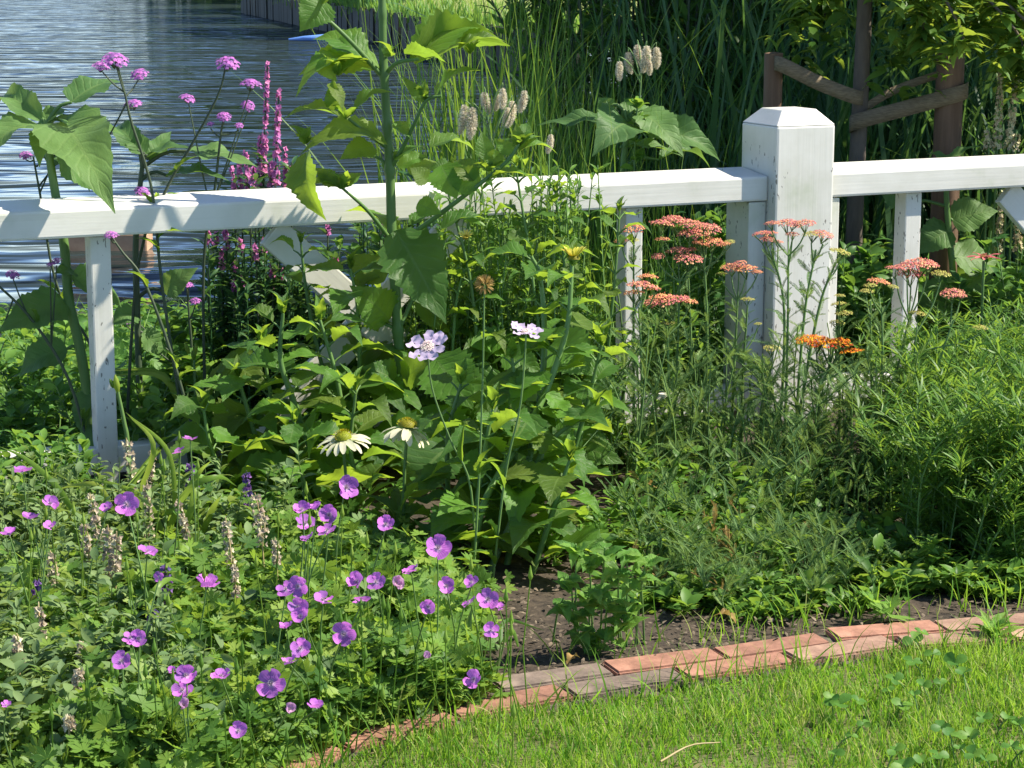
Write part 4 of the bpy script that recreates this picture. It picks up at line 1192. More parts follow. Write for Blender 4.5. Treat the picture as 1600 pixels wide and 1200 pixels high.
# more leaves of the tall plant hidden in its own shade
for (b_, t_, w_, d_) in (((760, 600), (850, 680), 90, -.2), ((830, 640), (905, 735), 96, -.25), ((790, 690), (860, 780), 100, -.3), ((700, 700), (640, 790), 90, -.3), ((880, 690), (975, 725), 64, -.25), ((740, 730), (800, 810), 90, -.35), ((860, 540), (935, 590), 80, -.15), ((680, 560), (740, 640), 80, -.2), ((430, 690), (390, 790), 84, -.25), ((480, 720), (450, 800), 80, -.3), ((390, 640), (330, 690), 70, -.2), ((520, 700), (500, 780), 84, -.3), ((350, 560), (420, 610), 60, -.1), ((905, 600), (975, 650), 60, -.2)):
    hleaf(b_, t_, w_, np.array([rnd(-.3, .3), -.9, .6]), d_ + .06, d_, int(rng.integers(4)))
for k in range(44):
    x, y = rnd(520, 880), rnd(520, 830); a = rnd(0, 6.28)
    L = rnd(60, 120)
    hleaf((x, y), (x + L * math.cos(a), y + abs(L * math.sin(a)) * .5 + 18), L * rnd(.5, .75), CU + rng.normal(0, .35, 3), rnd(-.1, .22), rnd(-.14, .22), int(rng.integers(4)))

def heliopsis(label, paths, node=.07, leaf=(.08, .13), flower=None):
    P0 = [at(*p, y) for p, y in zip(paths[0][0], paths[0][1])]
    t = thing('heliopsis', label, 'plant', root(P0[0]), 'heliopsis plants in the bed')
    for pts, ys, r in paths:
        S = [at(*p, y) for p, y in zip(pts, ys)]; S[0] = root(S[0])
        leafy_stem(t, S, [r, r * .9, r * .5], ME_HELI, node, leaf)
    return t
heliopsis('bushy bright green heliopsis to the left of the crossed braces', [
    ([(520, 830), (492, 720), (456, 620), (438, 560), (442, 490)], [4.45] * 5, .008),
    ([(470, 830), (420, 740), (390, 650), (372, 590)], [4.5] * 4, .007),
    ([(560, 830), (545, 720), (528, 600), (500, 500)], [4.55] * 4, .007),
    ([(500, 830), (470, 740), (460, 660)], [4.3] * 3, .006),
    ([(570, 840), (560, 760), (548, 700), (556, 610)], [4.4] * 4, .006),
    ([(460, 800), (440, 700), (420, 600), (410, 540)], [4.6] * 4, .006),
    ([(540, 800), (560, 640), (560, 500), (548, 420)], [4.7] * 4, .006),
    ([(430, 840), (360, 760), (330, 700), (318, 640)], [4.4] * 4, .006)], .062, (.12, .20))
hb = heliopsis('heliopsis with a pale yellow flower opening beside the pink yarrow', [
    ([(738, 905), (755, 790), (840, 640), (884, 520), (894, 415)], [3.85, 3.9, 4.05, 4.1, 4.12], .008),
    ([(760, 900), (820, 770), (860, 690), (930, 640)], [3.9, 3.95, 4.0, 4.0], .007),
    ([(790, 890), (830, 700), (850, 560), (845, 440), (830, 400)], [3.95, 4.05, 4.15, 4.2, 4.2], .007),
    ([(740, 880), (745, 790), (760, 690), (770, 640)], [3.95] * 4, .006),
    ([(790, 880), (800, 760), (810, 640), (800, 560)], [4.1] * 4, .006),
    ([(830, 890), (870, 780), (890, 720)], [3.9] * 3, .006),
    ([(700, 880), (700, 780), (700, 680), (720, 600)], [4.1] * 4, .006),
    ([(850, 880), (880, 760), (915, 640), (940, 540)], [4.15] * 4, .006)], .066, (.115, .195))
heliopsis('slender heliopsis shoots showing small leaves in front of the rail', [
    ([(930, 800), (945, 600), (962, 420), (968, 330)], [4.75] * 4, .004),
    ([(700, 800), (705, 600), (712, 480), (725, 420)], [4.72] * 4, .004),
    ([(860, 800), (850, 600), (830, 420), (806, 262)], [4.76] * 4, .005), ([(760, 800), (750, 600), (735, 440), (700, 300)], [4.72] * 4, .005), ([(900, 800), (895, 560), (880, 400), (868, 300)], [4.8] * 4, .004),
    ([(560, 800), (500, 560), (478, 450), (470, 380)], [4.72] * 4, .005)], .06, (.07, .11))
# yellow daisy on the second heliopsis
ME_YEL = [petal_mesh([(0, .05), (.2, .11), (.6, .14), (.9, .09), (1, .02)], 'yellow_petal', 5, 2, .2, .05)]
def cone_mesh(mat, h=.55, n=170, name='flower'):
    mb = MB(); i = np.arange(n) + .5; q = i / n; a = i * 2.39996
    ph = q * 1.5
    P = np.stack([np.sin(ph) * np.cos(a) * .40, np.sin(ph) * np.sin(a) * .40, np.cos(ph) * h * .55], 1); Nn = P / np.array([.40, .40, h * .55])
    d = nrm(Nn + np.array([0, 0, .3])); M = frames(d, rng.normal(0, 1, (n, 3))) * .1; M[:, :, 1] *= 3
    V, F = tube([(0, 0, -.02), (0, 0, h * .2), (0, 0, h * .4), (0, 0, h * .52)], [.39, .36, .25, .02], 12)
    mb.add(V, F, .2, 0); mb.inst(T_NEEDLE, M, P, rng.random(n))
    mb.tube([(0, 0, -.16), (0, 0, -.02)], [.06, .3], 8, .5, 1)
    return mb.mesh(name, [M_[mat], M_['green_stem']])
ME_CONE_W, ME_CONE_R = cone_mesh('cone_eye'), cone_mesh('red_eye', .4)
place_flower(hb, ME_CONE_W, ME_YEL, at(897, 405, 4.11), np.array([0, .1, 1]), .030, 16, .75, start=.2)
place_flower(hb, ME_CONE_W, ME_YEL, at(728, 372, 4.6), np.array([0, -.4, 1]), .018, 14, .6, start=.2)

# ------------------------------------------------------------------ fine leaved filler plants along the fence
rng = np.random.default_rng(108)
def fine_plant(name, label, cat, spots, tops, tpl, num, size, mat, Yj=.08, stem='green_stem', wscale=1.0, kind_stem=True, start=.1, spread=(.1, 1.0)):
    b = root(at(spots[0][0], spots[0][1], spots[0][2])); t = thing(name, label, cat, b)
    sm, fm = MB(), MB()
    for (x, y, Y, w, h, k) in spots:
        for q in range(k):
            p = at(x + rnd(-w, w), y + rnd(-h, h), Y + rnd(-Yj, Yj)); f = root(p, rnd(-.09, .09), rnd(-.05, .05))
            C = curve([f, (f + p) / 2 + rng.normal(0, .015, 3), p], 10)
            sm.tube(C, [.0028, .0013], 4, rng.random()); sprig_stuff(fm, C, tpl, num, size, spread, 0, 0, start, wscale)
    sm.build('stems', M_[stem], t, kind='stuff'); fm.build('foliage', M_[mat], t, kind='stuff')
    return t
fine_plant('aster', 'fine leaved green aster hiding part of the rail', 'plant', [(800, 310, 4.85, 90, 50, 26), (880, 300, 4.9, 60, 45, 20), (720, 330, 4.8, 50, 40, 12), (760, 430, 4.8, 70, 50, 22), (870, 450, 4.85, 80, 60, 24), (690, 480, 4.8, 60, 60, 14)], None, T_LANCE, 46, (.02, .045), 'fine_leaf')
fine_plant('aster', 'leafy green stems filling the fence corner below the yarrow', 'plant', [(1010, 650, 4.8, 60, 40, 12), (1090, 670, 4.85, 60, 40, 10), (930, 620, 4.7, 40, 50, 12), (1040, 450, 5.25, 50, 60, 14), (1090, 400, 5.35, 30, 50, 12)], None, T_LANCE, 40, (.02, .05), 'fine_leaf', wscale=1.3)
fine_plant('nettle', 'dark leafy plant behind the fence beside the white post', 'plant', [(1350, 420, 5.75, 50, 50, 14), (1330, 500, 5.7, 40, 50, 10), (1520, 480, 5.6, 60, 50, 14), (1090, 340, 5.6, 40, 20, 10), (1580, 420, 5.6, 40, 60, 12)], None, T_SMALL, 34, (.03, .06), 'willow_leaf')
fine_plant('nettle', 'leafy plants filling the ground beyond the crossed braces', 'plant', [(330, 520, 5.1, 90, 40, 20), (560, 430, 5.2, 100, 60, 22), (700, 380, 5.3, 70, 50, 18), (480, 480, 5.15, 70, 40, 14), (820, 300, 5.6, 80, 40, 18)], None, T_SMALL, 32, (.025, .055), 'fine_leaf')
fine_plant('nettle', 'leafy weeds behind the thin left upright of the fence', 'plant', [(60, 560, 5.0, 90, 50, 22), (250, 580, 4.95, 60, 50, 16), (40, 640, 4.75, 60, 40, 14), (290, 640, 4.7, 70, 40, 16)], None, T_SMALL, 30, (.02, .05), 'weed_leaf')
fine_plant('nettle', 'leafy green plants in front of the bottom rail by the thin upright', 'plant', [(30, 700, 4.25, 80, 25, 30), (110, 712, 4.3, 26, 20, 10), (260, 745, 4.35, 50, 25, 18), (40, 735, 4.15, 70, 35, 26), (100, 800, 4.1, 50, 25, 14), (270, 810, 4.2, 50, 20, 12), (350, 800, 4.2, 60, 30, 18), (-40, 760, 4.1, 50, 40, 14)], None, T_SMALL, 26, (.018, .04), 'weed_leaf')
# ------------------------------------------------------------------ yarrow
rng = np.random.default_rng(109)
def yarrow_head(mat, seed, n=120, stalks=9):
    mb = MB(); P, Nn = dome_pts(n, .24, .035)
    P[:, 2] += .07 * np.sin(P[:, 0] * 7 + seed) * np.cos(P[:, 1] * 6)
    floret_cloud(mb, P, Nn, rnd(.07, .115, n), 0, 5, -.45)
    floret_cloud(mb, P + np.array([0, 0, .03]), Nn + rng.normal(0, .3, Nn.shape), rnd(.035, .06, n), 0, 5, -.5)
    floret_cloud(mb, P[::3] - np.array([0, 0, .12]), Nn[::3], .07, 1, 3, .9)
    for i in range(stalks):
        q = P[int(i * n / stalks)] - np.array([0, 0, .05])
        mb.tube([(0, 0, -.85), q * np.array([.55, .55, 0]) + np.array([0, 0, -.35]), q], [.035, .02], 4, .4, 1)
    return mb.mesh('flower_head', [M_[mat], M_['yarrow_leaf']])
ME_YAR = {m: [yarrow_head('yarrow_' + m, k) for k in range(2)] for m in ('pink', 'salmon', 'orange', 'bud')}
def yarrow(label, stems, Y, extra=0, basal=0, feather=30):
    """stems: (foot px x, [path], [heads (x, y, width px, colour)])"""
    first = root(at(*stems[0][0][-1], Y))
    b = root(at(*stems[0][0][0], Y)); t = thing('yarrow', label, 'flower', b, 'yarrow plants by the post')
    fm = MB()
    for path, heads in stems:
        Yk = Y + rnd(-.06, .06)
        S = [at(*p, Yk) for p in path]; S[0] = root(S[0]); C = curve(S, 30)
        stem_obj(t, S, [.0042, .0035, .002], 'green_stem', 6, k=18)
        sprig_stuff(fm, C, T_FEATH, feather, (.03, .065), (.3, 1.1), start=.1)
        j = C[12:]
        for hx, hy, w, col in heads:
            p = at(hx, hy, Yk + rnd(-.03, .03)); r = w / 2 / F_PX * Yk
            lo = p - UP * r * 1.0
            cand = j[j[:, 2] < lo[2] - .01]
            q = cand[np.argmin(np.linalg.norm(cand - (lo - UP * .05), axis=1))] if len(cand) else j[0]
            stem_obj(t, [q, (q + lo) / 2 + (lo - q) * np.array([.15, .15, 0]), lo], [.002, .0016], 'green_stem', 5, 'branch', 6)
            put_head(t, ME_YAR[col][int(rng.integers(2))], p, r * 1.16, .10, 1.1)
    for k in range(basal):
        x, y = stems[int(rng.integers(len(stems)))][0][0]
        p0 = root(at(x + rnd(-50, 50), y, Y + rnd(-.12, .12)))
        C = curve([p0, p0 + np.array([rnd(-.05, .05), rnd(-.05, .05), rnd(.08, .28)]), p0 + np.array([rnd(-.12, .12), rnd(-.12, .05), rnd(.06, .4)])], 8)
        sprig_stuff(fm, C, T_FEATH, 12, (.04, .08), (.2, 1.0), start=.0); fm.tube(C, [.0022, .0012], 4, .5)
    fm.build('foliage', M_['yarrow_leaf'], t, kind='stuff')
    return t
yarrow('yarrow crowded with salmon pink heads before the upright beside the post', [
    ([(1060, 880), (1075, 700), (1080, 560), (1075, 420)], [(1060, 346, 40, 'pink'), (1034, 350, 36, 'pink'), (1078, 350, 34, 'pink'), (1050, 342, 30, 'pink')]),
    ([(1090, 880), (1100, 700), (1105, 520), (1100, 400)], [(1083, 366, 44, 'pink'), (1105, 358, 40, 'pink'), (1100, 352, 22, 'pink'), (1112, 378, 36, 'salmon'), (1130, 382, 20, 'salmon'), (1095, 382, 26, 'salmon')]),
    ([(1040, 870), (1050, 700), (1058, 560), (1062, 440)], [(1060, 392, 36, 'pink'), (1080, 390, 20, 'pink'), (1075, 404, 42, 'pink'), (1035, 374, 22, 'salmon'), (1140, 378, 16, 'bud'), (1028, 400, 20, 'pink')]),
    ([(985, 860), (990, 700), (990, 520), (990, 400)], [(991, 357, 34, 'salmon'), (972, 376, 22, 'salmon'), (990, 375, 16, 'bud')])], 4.78, basal=8)
yarrow('yarrow with two wide coral heads stacked beside a white upright', [
    ([(1000, 900), (1004, 720), (1002, 560), (998, 480)], [(1004, 447, 44, 'pink'), (1022, 452, 20, 'salmon'), (990, 458, 30, 'salmon'), (1012, 433, 30, 'salmon')]),
    ([(1050, 900), (1048, 720), (1044, 560), (1042, 510)], [(1047, 472, 58, 'pink'), (1036, 466, 40, 'salmon'), (1016, 472, 26, 'pink'), (1074, 472, 30, 'salmon'), (1044, 504, 20, 'bud')])], 4.55, basal=12)
yarrow('yarrow with one broad salmon head leaning before the shaded fence upright', [
    ([(1120, 880), (1140, 700), (1148, 560), (1153, 460)], [(1143, 418, 30, 'salmon'), (1165, 420, 32, 'salmon'), (1182, 425, 18, 'salmon'), (1155, 412, 22, 'pink'), (1128, 428, 16, 'bud')]),
    ([(1140, 900), (1158, 760), (1160, 600), (1168, 480)], [(1168, 468, 20, 'bud'), (1184, 506, 12, 'bud'), (1206, 544, 26, 'bud')])], 4.7, basal=10)
yarrow('tall yarrow with pink heads standing before the square white post', [
    ([(1215, 900), (1224, 720), (1230, 560), (1232, 400)], [(1232, 349, 36, 'pink'), (1206, 349, 22, 'pink'), (1258, 349, 32, 'pink'), (1240, 352, 20, 'pink'), (1238, 366, 20, 'pink')]),
    ([(1195, 900), (1220, 640), (1225, 480), (1205, 390)], [(1192, 366, 30, 'pink'), (1206, 364, 18, 'pink'), (1200, 374, 24, 'pink'), (1216, 378, 16, 'pink')]),
    ([(1240, 920), (1242, 700), (1256, 500), (1275, 390)], [(1286, 366, 30, 'pink'), (1268, 366, 26, 'bud')]),
    ([(1225, 900), (1250, 640), (1280, 480), (1306, 410)], [(1312, 394, 32, 'bud')])], 4.62, basal=8)
yarrow('yarrow with a single vivid orange head beside the white post', [
    ([(1240, 930), (1262, 780), (1275, 660), (1282, 590)], [(1296, 540, 64, 'orange'), (1262, 530, 34, 'orange'), (1276, 532, 40, 'orange'), (1330, 550, 34, 'orange'), (1310, 534, 34, 'orange')])], 4.45, basal=12, feather=44)
yarrow('yarrow leaning away from the post with rosy pink heads at its tip', [
    ([(1290, 940), (1330, 780), (1385, 640), (1420, 500)], [(1424, 428, 40, 'pink'), (1436, 412, 46, 'pink'), (1400, 420, 30, 'pink'), (1450, 414, 32, 'pink'), (1418, 416, 36, 'pink')]),
    ([(1300, 940), (1340, 760), (1376, 600), (1378, 480)], [(1374, 441, 34, 'salmon'), (1360, 446, 20, 'bud'), (1396, 448, 16, 'bud')]),
    ([(1310, 940), (1380, 760), (1440, 640), (1490, 500)], [(1488, 458, 34, 'pink'), (1500, 462, 20, 'pink')]),
    ([(1320, 940), (1370, 740), (1420, 600), (1432, 520)], [(1434, 490, 26, 'bud'), (1532, 512, 22, 'bud'), (1470, 428, 28, 'bud')])], 4.5, basal=8)
yarrow('faded yarrow with brown seed heads behind the post', [
    ([(1310, 760), (1312, 600), (1312, 480)], [(1312, 462, 16, 'bud'), (1318, 490, 26, 'bud'), (1308, 504, 22, 'bud'), (1310, 475, 22, 'bud')]),
    ([(1360, 760), (1362, 600), (1360, 470)], [(1380, 535, 22, 'bud'), (1354, 455, 20, 'bud')])], 5.0, basal=8)

# feathery undergrowth of the yarrow bed
def feather_bed(name, label, boxes, dry=0):
    b = root(at(*boxes[0][:2], boxes[0][2])); t = thing(name, label, 'plant', b); fm = MB(); dm = MB()
    for (x, y, Y, w, hgt, k) in boxes:
        for q in range(k):
            p0 = root(at(x + rnd(-w, w), y, Y + rnd(-.16, .16))); hz = hgt * rnd(.3, 1.25)
            C = curve([p0, p0 + np.array([rnd(-.03, .03), rnd(-.03, .03), hz * .6]), p0 + np.array([rnd(-.08, .08), rnd(-.08, .05), hz])], 8)
            m = dm if rng.random() < dry else fm
            sprig_stuff(m, C, T_FEATH, 14, (.022, .05), (.2, 1.8), start=0); m.tube(C, [.002, .001], 4, .6)
    fm.build('foliage', M_['yarrow_leaf'], t, kind='stuff')
    if dm.V: dm.build('dry_foliage', M_['dry_leaf'], t, kind='stuff')
feather_bed('yarrow_foliage', 'feathery green yarrow leaves crowding the bed below the orange head', [(1180, 800, 4.4, 120, .20, 20), (1250, 850, 4.2, 130, .17, 24), (1100, 850, 4.2, 100, .18, 18), (1330, 840, 4.3, 80, .19, 14), (1200, 900, 3.95, 130, .13, 34), (1050, 880, 4.0, 60, .18, 18), (1150, 930, 3.8, 140, .08, 26), (1330, 920, 3.85, 90, .08, 20)], .03)
feather_bed('yarrow_foliage', 'low browning yarrow leaves hanging over the bricks', [(1090, 930, 3.75, 60, .13, 16), (1180, 930, 3.8, 90, .12, 14), (1290, 920, 3.85, 60, .12, 8)], .13)

fine_plant('yarrow_foliage', 'airy feathery yarrow stems rising in front of the post base', 'plant', [(1010, 560, 4.5, 40, 60, 7), (1090, 590, 4.55, 50, 70, 8), (1170, 600, 4.5, 50, 70, 8), (1230, 610, 4.4, 50, 70, 8), (1310, 610, 4.45, 50, 60, 8), (1390, 600, 4.5, 50, 60, 8)], None, T_FEATH, 20, (.025, .055), 'yarrow_leaf', spread=(.3, 1.5))
# ------------------------------------------------------------------ coneflowers
rng = np.random.default_rng(110)
CONE_P = [(0, .05), (.15, .11), (.5, .15), (.85, .13), (1, .05)]
ME_CPW = [petal_mesh(CONE_P, 'cone_white', 6, 2, .25, .10, seed=k, wave=.1) for k in range(2)]
ME_CPR = [petal_mesh(CONE_P, 'cone_red', 6, 2, .25, .08, seed=k) for k in range(2)]
def coneflower(label, path, Y, r, n, centre, petals, num, cup, leaves=4, group='coneflowers'):
    S = [at(*p, Y) for p in path]; S[0] = root(S[0])
    t = thing('coneflower', label, 'flower', S[0], group); stem_obj(t, S, [.004, .0032, .0034], 'heliopsis_stem', 7)
    place_flower(t, centre, petals, S[-1] + UP * .008, n, r, num, cup, start=.24, jit=.10)
    for k in range(leaves):
        a = rnd(0, 6.28); c = S[0] + UP * rnd(.01, .1); d = np.array([math.cos(a), math.sin(a), .7]); L = rnd(.08, .14)
        leaf_obj(t, ME_HELI[k % 4], c, c + nrm(d) * L, UP, L * .35)
coneflower('white coneflower with a greenish cone, petals shaded by the leaf above', [(555, 900), (548, 800), (540, 740), (536, 690)], 4.12, .046, np.array([-.1, -.10, 1]), ME_CONE_W, ME_CPW, 17, -.34)
coneflower('white coneflower with a golden cone before a pale lit leaf', [(628, 930), (630, 820), (632, 740), (636, 672)], 4.05, .046, np.array([.1, .12, 1]), ME_CONE_W, ME_CPW, 16, -.55)
coneflower('red coneflower seen from below standing beyond the pink yarrow', [(1530, 700), (1532, 560), (1535, 470), (1537, 408)], 4.9, .033, np.array([0, .05, 1]), ME_CONE_R, ME_CPR, 16, .05)
# ------------------------------------------------------------------ scabious
rng = np.random.default_rng(111)
ME_SCP = [petal_mesh([(0, .08), (.3, .2), (.7, .3), (.9, .26), (1, .12)], 'scabious_petal', 7, 4, .15, -.05, .35, k, serr=.06) for k in range(2)]
def scab_centre():
    mb = MB(); P, Nn = dome_pts(60, .25, .03); floret_cloud(mb, P * .42 + np.array([0, 0, .05]), Nn, .07, 0, 4, .4)
    mb.tube([(0, 0, -.12), (0, 0, 0)], [.06, .34], 8, .5, 1); return mb.mesh('flower', [M_['scabious_centre'], M_['green_stem']])
ME_SCC = scab_centre()
def scabious(label, path, Y, r=None, n=None, seed=False):
    S = [at(*p, Y) for p in path]; S[0] = root(S[0]); t = thing('scabious', label, 'flower', S[0], 'scabious stems')
    stem_obj(t, S, [.0026, .002, .0016], 'green_stem', 6, k=18)
    if seed:
        mb = MB(); k = 160; d = nrm(rng.normal(0, 1, (k, 3)) + np.array([0, 0, .35])); M = frames(d, rng.normal(0, 1, (k, 3))) * .012; M[:, :, 1] *= 3
        mb.inst(T_NEEDLE, M, S[-1] + d * .008, rng.random(k)); mb.build('seed_head', M_['dry_leaf'], t)
    else:
        place_flower(t, ME_SCC, ME_SCP, S[-1] + UP * .004, n, r, 9, .22, start=.22, jit=.13)
    for k in range(3):
        c = curve(S, 20)[int(rnd(1, 8))]; d = nrm(np.array([rnd(-1, 1), rnd(-.6, .6), .4])); leaf_obj(t, ME_HELI[1], c, c + d * .08, None, .012)
scabious('lavender scabious flower tilted towards the lawn above the white coneflowers', [(745, 860), (735, 760), (705, 690), (676, 610), (668, 545)], 3.85, .034, np.array([-.25, -.62, 1]))
scabious('lavender scabious flower opening upwards like a cup beside the heliopsis', [(768, 860), (790, 740), (812, 640), (820, 560), (822, 522)], 3.82, .027, np.array([.1, -.2, 1]))
scabious('dry brown scabious seed head on a long straight stem', [(738, 900), (748, 760), (754, 600), (757, 445)], 3.8, seed=True)

# ------------------------------------------------------------------ geranium patch
rng = np.random.default_rng(112)
GER = {  # plant: flowers (x, y, width, facing: c camera, u up, s side, f faded)
 'purple geranium with flowers bunched in the shade of the heliopsis': [(540, 762, 40, 'c'), (472, 797, 32, 'u'), (494, 796, 28, 's'), (515, 805, 34, 'c'), (477, 819, 36, 'u'), (511, 830, 30, 'u'), (481, 842, 26, 'b'), (603, 820, 34, 'c'), (684, 857, 42, 'c')],
 'purple geranium with overlapping pairs of flowers in the middle of the patch': [(466, 916, 34, 'c'), (447, 921, 32, 'c'), (505, 938, 32, 's'), (465, 949, 34, 'c'), (470, 963, 34, 'c'), (447, 981, 28, 's'), (537, 990, 38, 'c'), (470, 1014, 36, 'c'), (453, 1035, 30, 'u'), (424, 1068, 46, 'c'), (452, 1108, 24, 'f'), (493, 1106, 30, 's')],
 'purple geranium with a row of three flowers and seed beaks above the leaves': [(558, 910, 34, 'c'), (588, 910, 34, 'c'), (617, 911, 30, 'f'), (565, 938, 32, 'b'), (642, 893, 28, 'b'), (697, 916, 30, 'c'), (669, 948, 30, 'c')],
 'purple geranium sprawling onto the bare soil beside the bricks': [(737, 910, 28, 'c'), (733, 941, 28, 'b'), (762, 937, 34, 'c'), (780, 949, 20, 's'), (767, 985, 28, 'c'), (741, 1062, 38, 'c'), (664, 1028, 24, 'f')],
 'purple geranium among the catmint seed spikes by the thin fence upright': [(198, 788, 38, 'c'), (167, 796, 24, 's'), (230, 863, 32, 's'), (248, 901, 18, 'c'), (323, 916, 46, 's'), (297, 686, 24, 'b'), (280, 705, 22, 'b')],
 'purple geranium with flowers scattered over greyish foliage': [(204, 997, 26, 'c'), (217, 998, 34, 'c'), (190, 1033, 38, 'c'), (10, 1102, 20, 's')],
 'purple geranium at the lawn side with paler spent blooms': [(291, 1056, 36, 'c'), (268, 1050, 22, 's'), (285, 1079, 38, 'u'), (286, 1102, 28, 'f'), (346, 1058, 34, 's'), (372, 1142, 34, 'c')],
 'purple geranium under the daylily leaves beside the fence foot': [(36, 737, 32, 's'), (78, 788, 32, 's'), (48, 811, 30, 's'), (78, 823, 22, 's'), (15, 836, 34, 's')]}
def ger_z(y): return .11 + .12 * min(1, max(0, (1150 - y) / 380))
FACE = {'c': np.array([0, -.85, .6]), 'u': np.array([-.1, -.35, 1]), 's': np.array([.0, -.22, 1]), 'b': np.array([-.35, .25, 1]), 'f': np.array([.2, -.5, .5])}
def bed_keep(x, y, z): return (y > edge_y(x) + .05 - .10 * (x < -.42)) & (y < fy(x) - .03)
def ger_keep(x, y, z): return bed_keep(x, y, z) & (x < -.06 + rng.normal(0, .028, np.shape(x)))
for gi, (label, fl) in enumerate(GER.items()):
    pts = []
    for x, y, w, f in fl:
        z = ger_z(y) + (.07 if f == 'c' else .05) + rnd(-.015, .02)
        if y < 720: z += .05
        pts.append(gnd(x, y, z))
    P = np.array(pts); c = P.mean(0); c[2] = 0
    t = thing('geranium', label, 'flower', c, 'purple geraniums in the bed')
    for (x, y, w, f), p in zip(fl, pts):
        n = FACE[f] + rng.normal(0, .2, 3); r = w / 2 / F_PX * p[1] * rnd(.92, 1.12); cv = rnd(-.12, .3)
        if f == 'f': place_flower(t, ME_GERC, GER_FADED, p, n, r, 5, .95, jit=.12)
        else: place_flower(t, ME_GERC, GER_PETALS, p, n, r, 5, {'c': .30, 'u': .3, 's': .45, 'b': .12}[f] + cv, jit=.11)
        fx = p[0] + rnd(-.06, .05); foot = np.array([fx, max(p[1] + rnd(.02, .10), edge_y(fx) + .18), 0.02])
        stem_obj(t, [foot, (foot + p) / 2 + rng.normal(0, .012, 3), p - nrm(n) * .004], [.0016, .0011], 'green_stem', 5, 'flower_stalk', 8)
    fm = MB()
    for k in range(9):   # seed beaks and buds
        q = P[int(rng.integers(len(P)))] + np.array([rnd(-.09, .09), rnd(-.05, .05), rnd(-.08, .0)])
        foot = np.array([q[0] + rnd(-.03, .03), q[1] + .03, .03]); fm.tube([foot, (foot + q) / 2 + rng.normal(0, .008, 3), q], [.0012, .001], 4, .8)
        fm.tube([q, q + UP * .005, q + UP * .010, q + UP * .022], [.002, .0042, .003, .0005], 6, .95)
    rx, ry = max(.14, np.ptp(P[:, 0]) / 2 + .08), max(.16, np.ptp(P[:, 1]) / 2 + .10)
    mound(fm, c[0], c[1] + .05, rx, ry, .12, T_PALM, int(5200 * rx * ry / .05) if rx * ry < .3 else 9000, (.016, .032), keep=ger_keep, up=.75)
    fm.build('foliage', M_['geranium_leaf'], t, kind='stuff')

# ground covering leaves between the flowers
mb = MB()
for (px, py, w, h_, k) in ((300, 1010, .55, .32, 2600), (560, 1040, .30, .22, 1400), (100, 1000, .40, .45, 2600), (350, 900, .45, .28, 1800), (620, 960, .22, .18, 700), (30, 1150, .35, .35, 2200), (300, 1150, .3, .25, 1600)):
    c = gnd(px, py); mound(mb, c[0], c[1], w, h_, .09, T_PALM, k, (.014, .030), keep=ger_keep)
mb.build('geranium_foliage', M_['geranium_leaf'], None, kind='stuff')['label'] = 'dense cut green leaves covering the bed'
def sprigs(mb, px, py, rx, ry, n, h, tpl, per, size, wscale=1.0, lean=.05):
    c = gnd(px, py)
    for q in range(n):
        a, r = rnd(0, 6.28), math.sqrt(rng.random()); f = np.array([c[0] + rx * r * math.cos(a), c[1] + ry * r * math.sin(a), 0.0])
        if not bed_keep(f[0], f[1], 0): continue
        hz = h * rnd(.4, 1.1); e = f + np.array([rnd(-lean, lean), rnd(-lean, lean) - .02, hz])
        C = curve([f, (f + e) / 2 + rng.normal(0, .008, 3), e], 7); mb.tube(C, [.0015, .0008], 4, .6)
        sprig_stuff(mb, C, tpl, per, size, (-.1, .9), 0, 0, .1, wscale)
mb = MB()
for (px, py, w, h_, k, hh) in ((60, 1060, .34, .34, 330, .14), (100, 930, .34, .25, 230, .13), (-60, 1150, .3, .3, 160, .13), (60, 1190, .34, .2, 200, .13), (240, 880, .22, .15, 90, .12), (-320, 900, .45, .5, 330, .15), (-330, 1150, .5, .4, 240, .14)):
    sprigs(mb, px, py, w, h_, k, hh, T_SMALL, 20, (.016, .036))
for (px, py, w, h_, k, hh) in ((140, 880, .2, .16, 50, .18), (20, 900, .2, .25, 60, .22), (330, 870, .2, .14, 40, .18), (60, 1000, .3, .3, 60, .20), (60, 1150, .3, .2, 50, .19)):
    sprigs(mb, px, py, w, h_, k, hh, [T_SMALL, T_LANCE], 26, (.014, .034))
mb.build('catmint_foliage', M_['grey_leaf'], None, kind='stuff')['label'] = 'grey green catmint leaves covering the bed corner'
mb = MB()   # low green understorey in the shaded middle and right of the bed
for (px, py, w, h_, k, hh) in ((640, 850, .35, .2, 20, .06), (420, 830, .3, .2, 60, .12), (1010, 860, .25, .22, 60, .11), (1300, 880, .5, .2, 90, .10), (1130, 800, .3, .25, 60, .14), (1040, 950, .2, .09, 30, .06), (1180, 955, .22, .05, 60, .05), (1420, 930, .3, .06, 70, .06), (1560, 925, .2, .06, 50, .06)):
    sprigs(mb, px, py, w, h_, k, hh, [T_SMALL, T_LANCE], 18, (.02, .045))
mb.build('undergrowth', M_['fine_leaf'], None, kind='stuff')['label'] = 'low green undergrowth between the flowering plants'

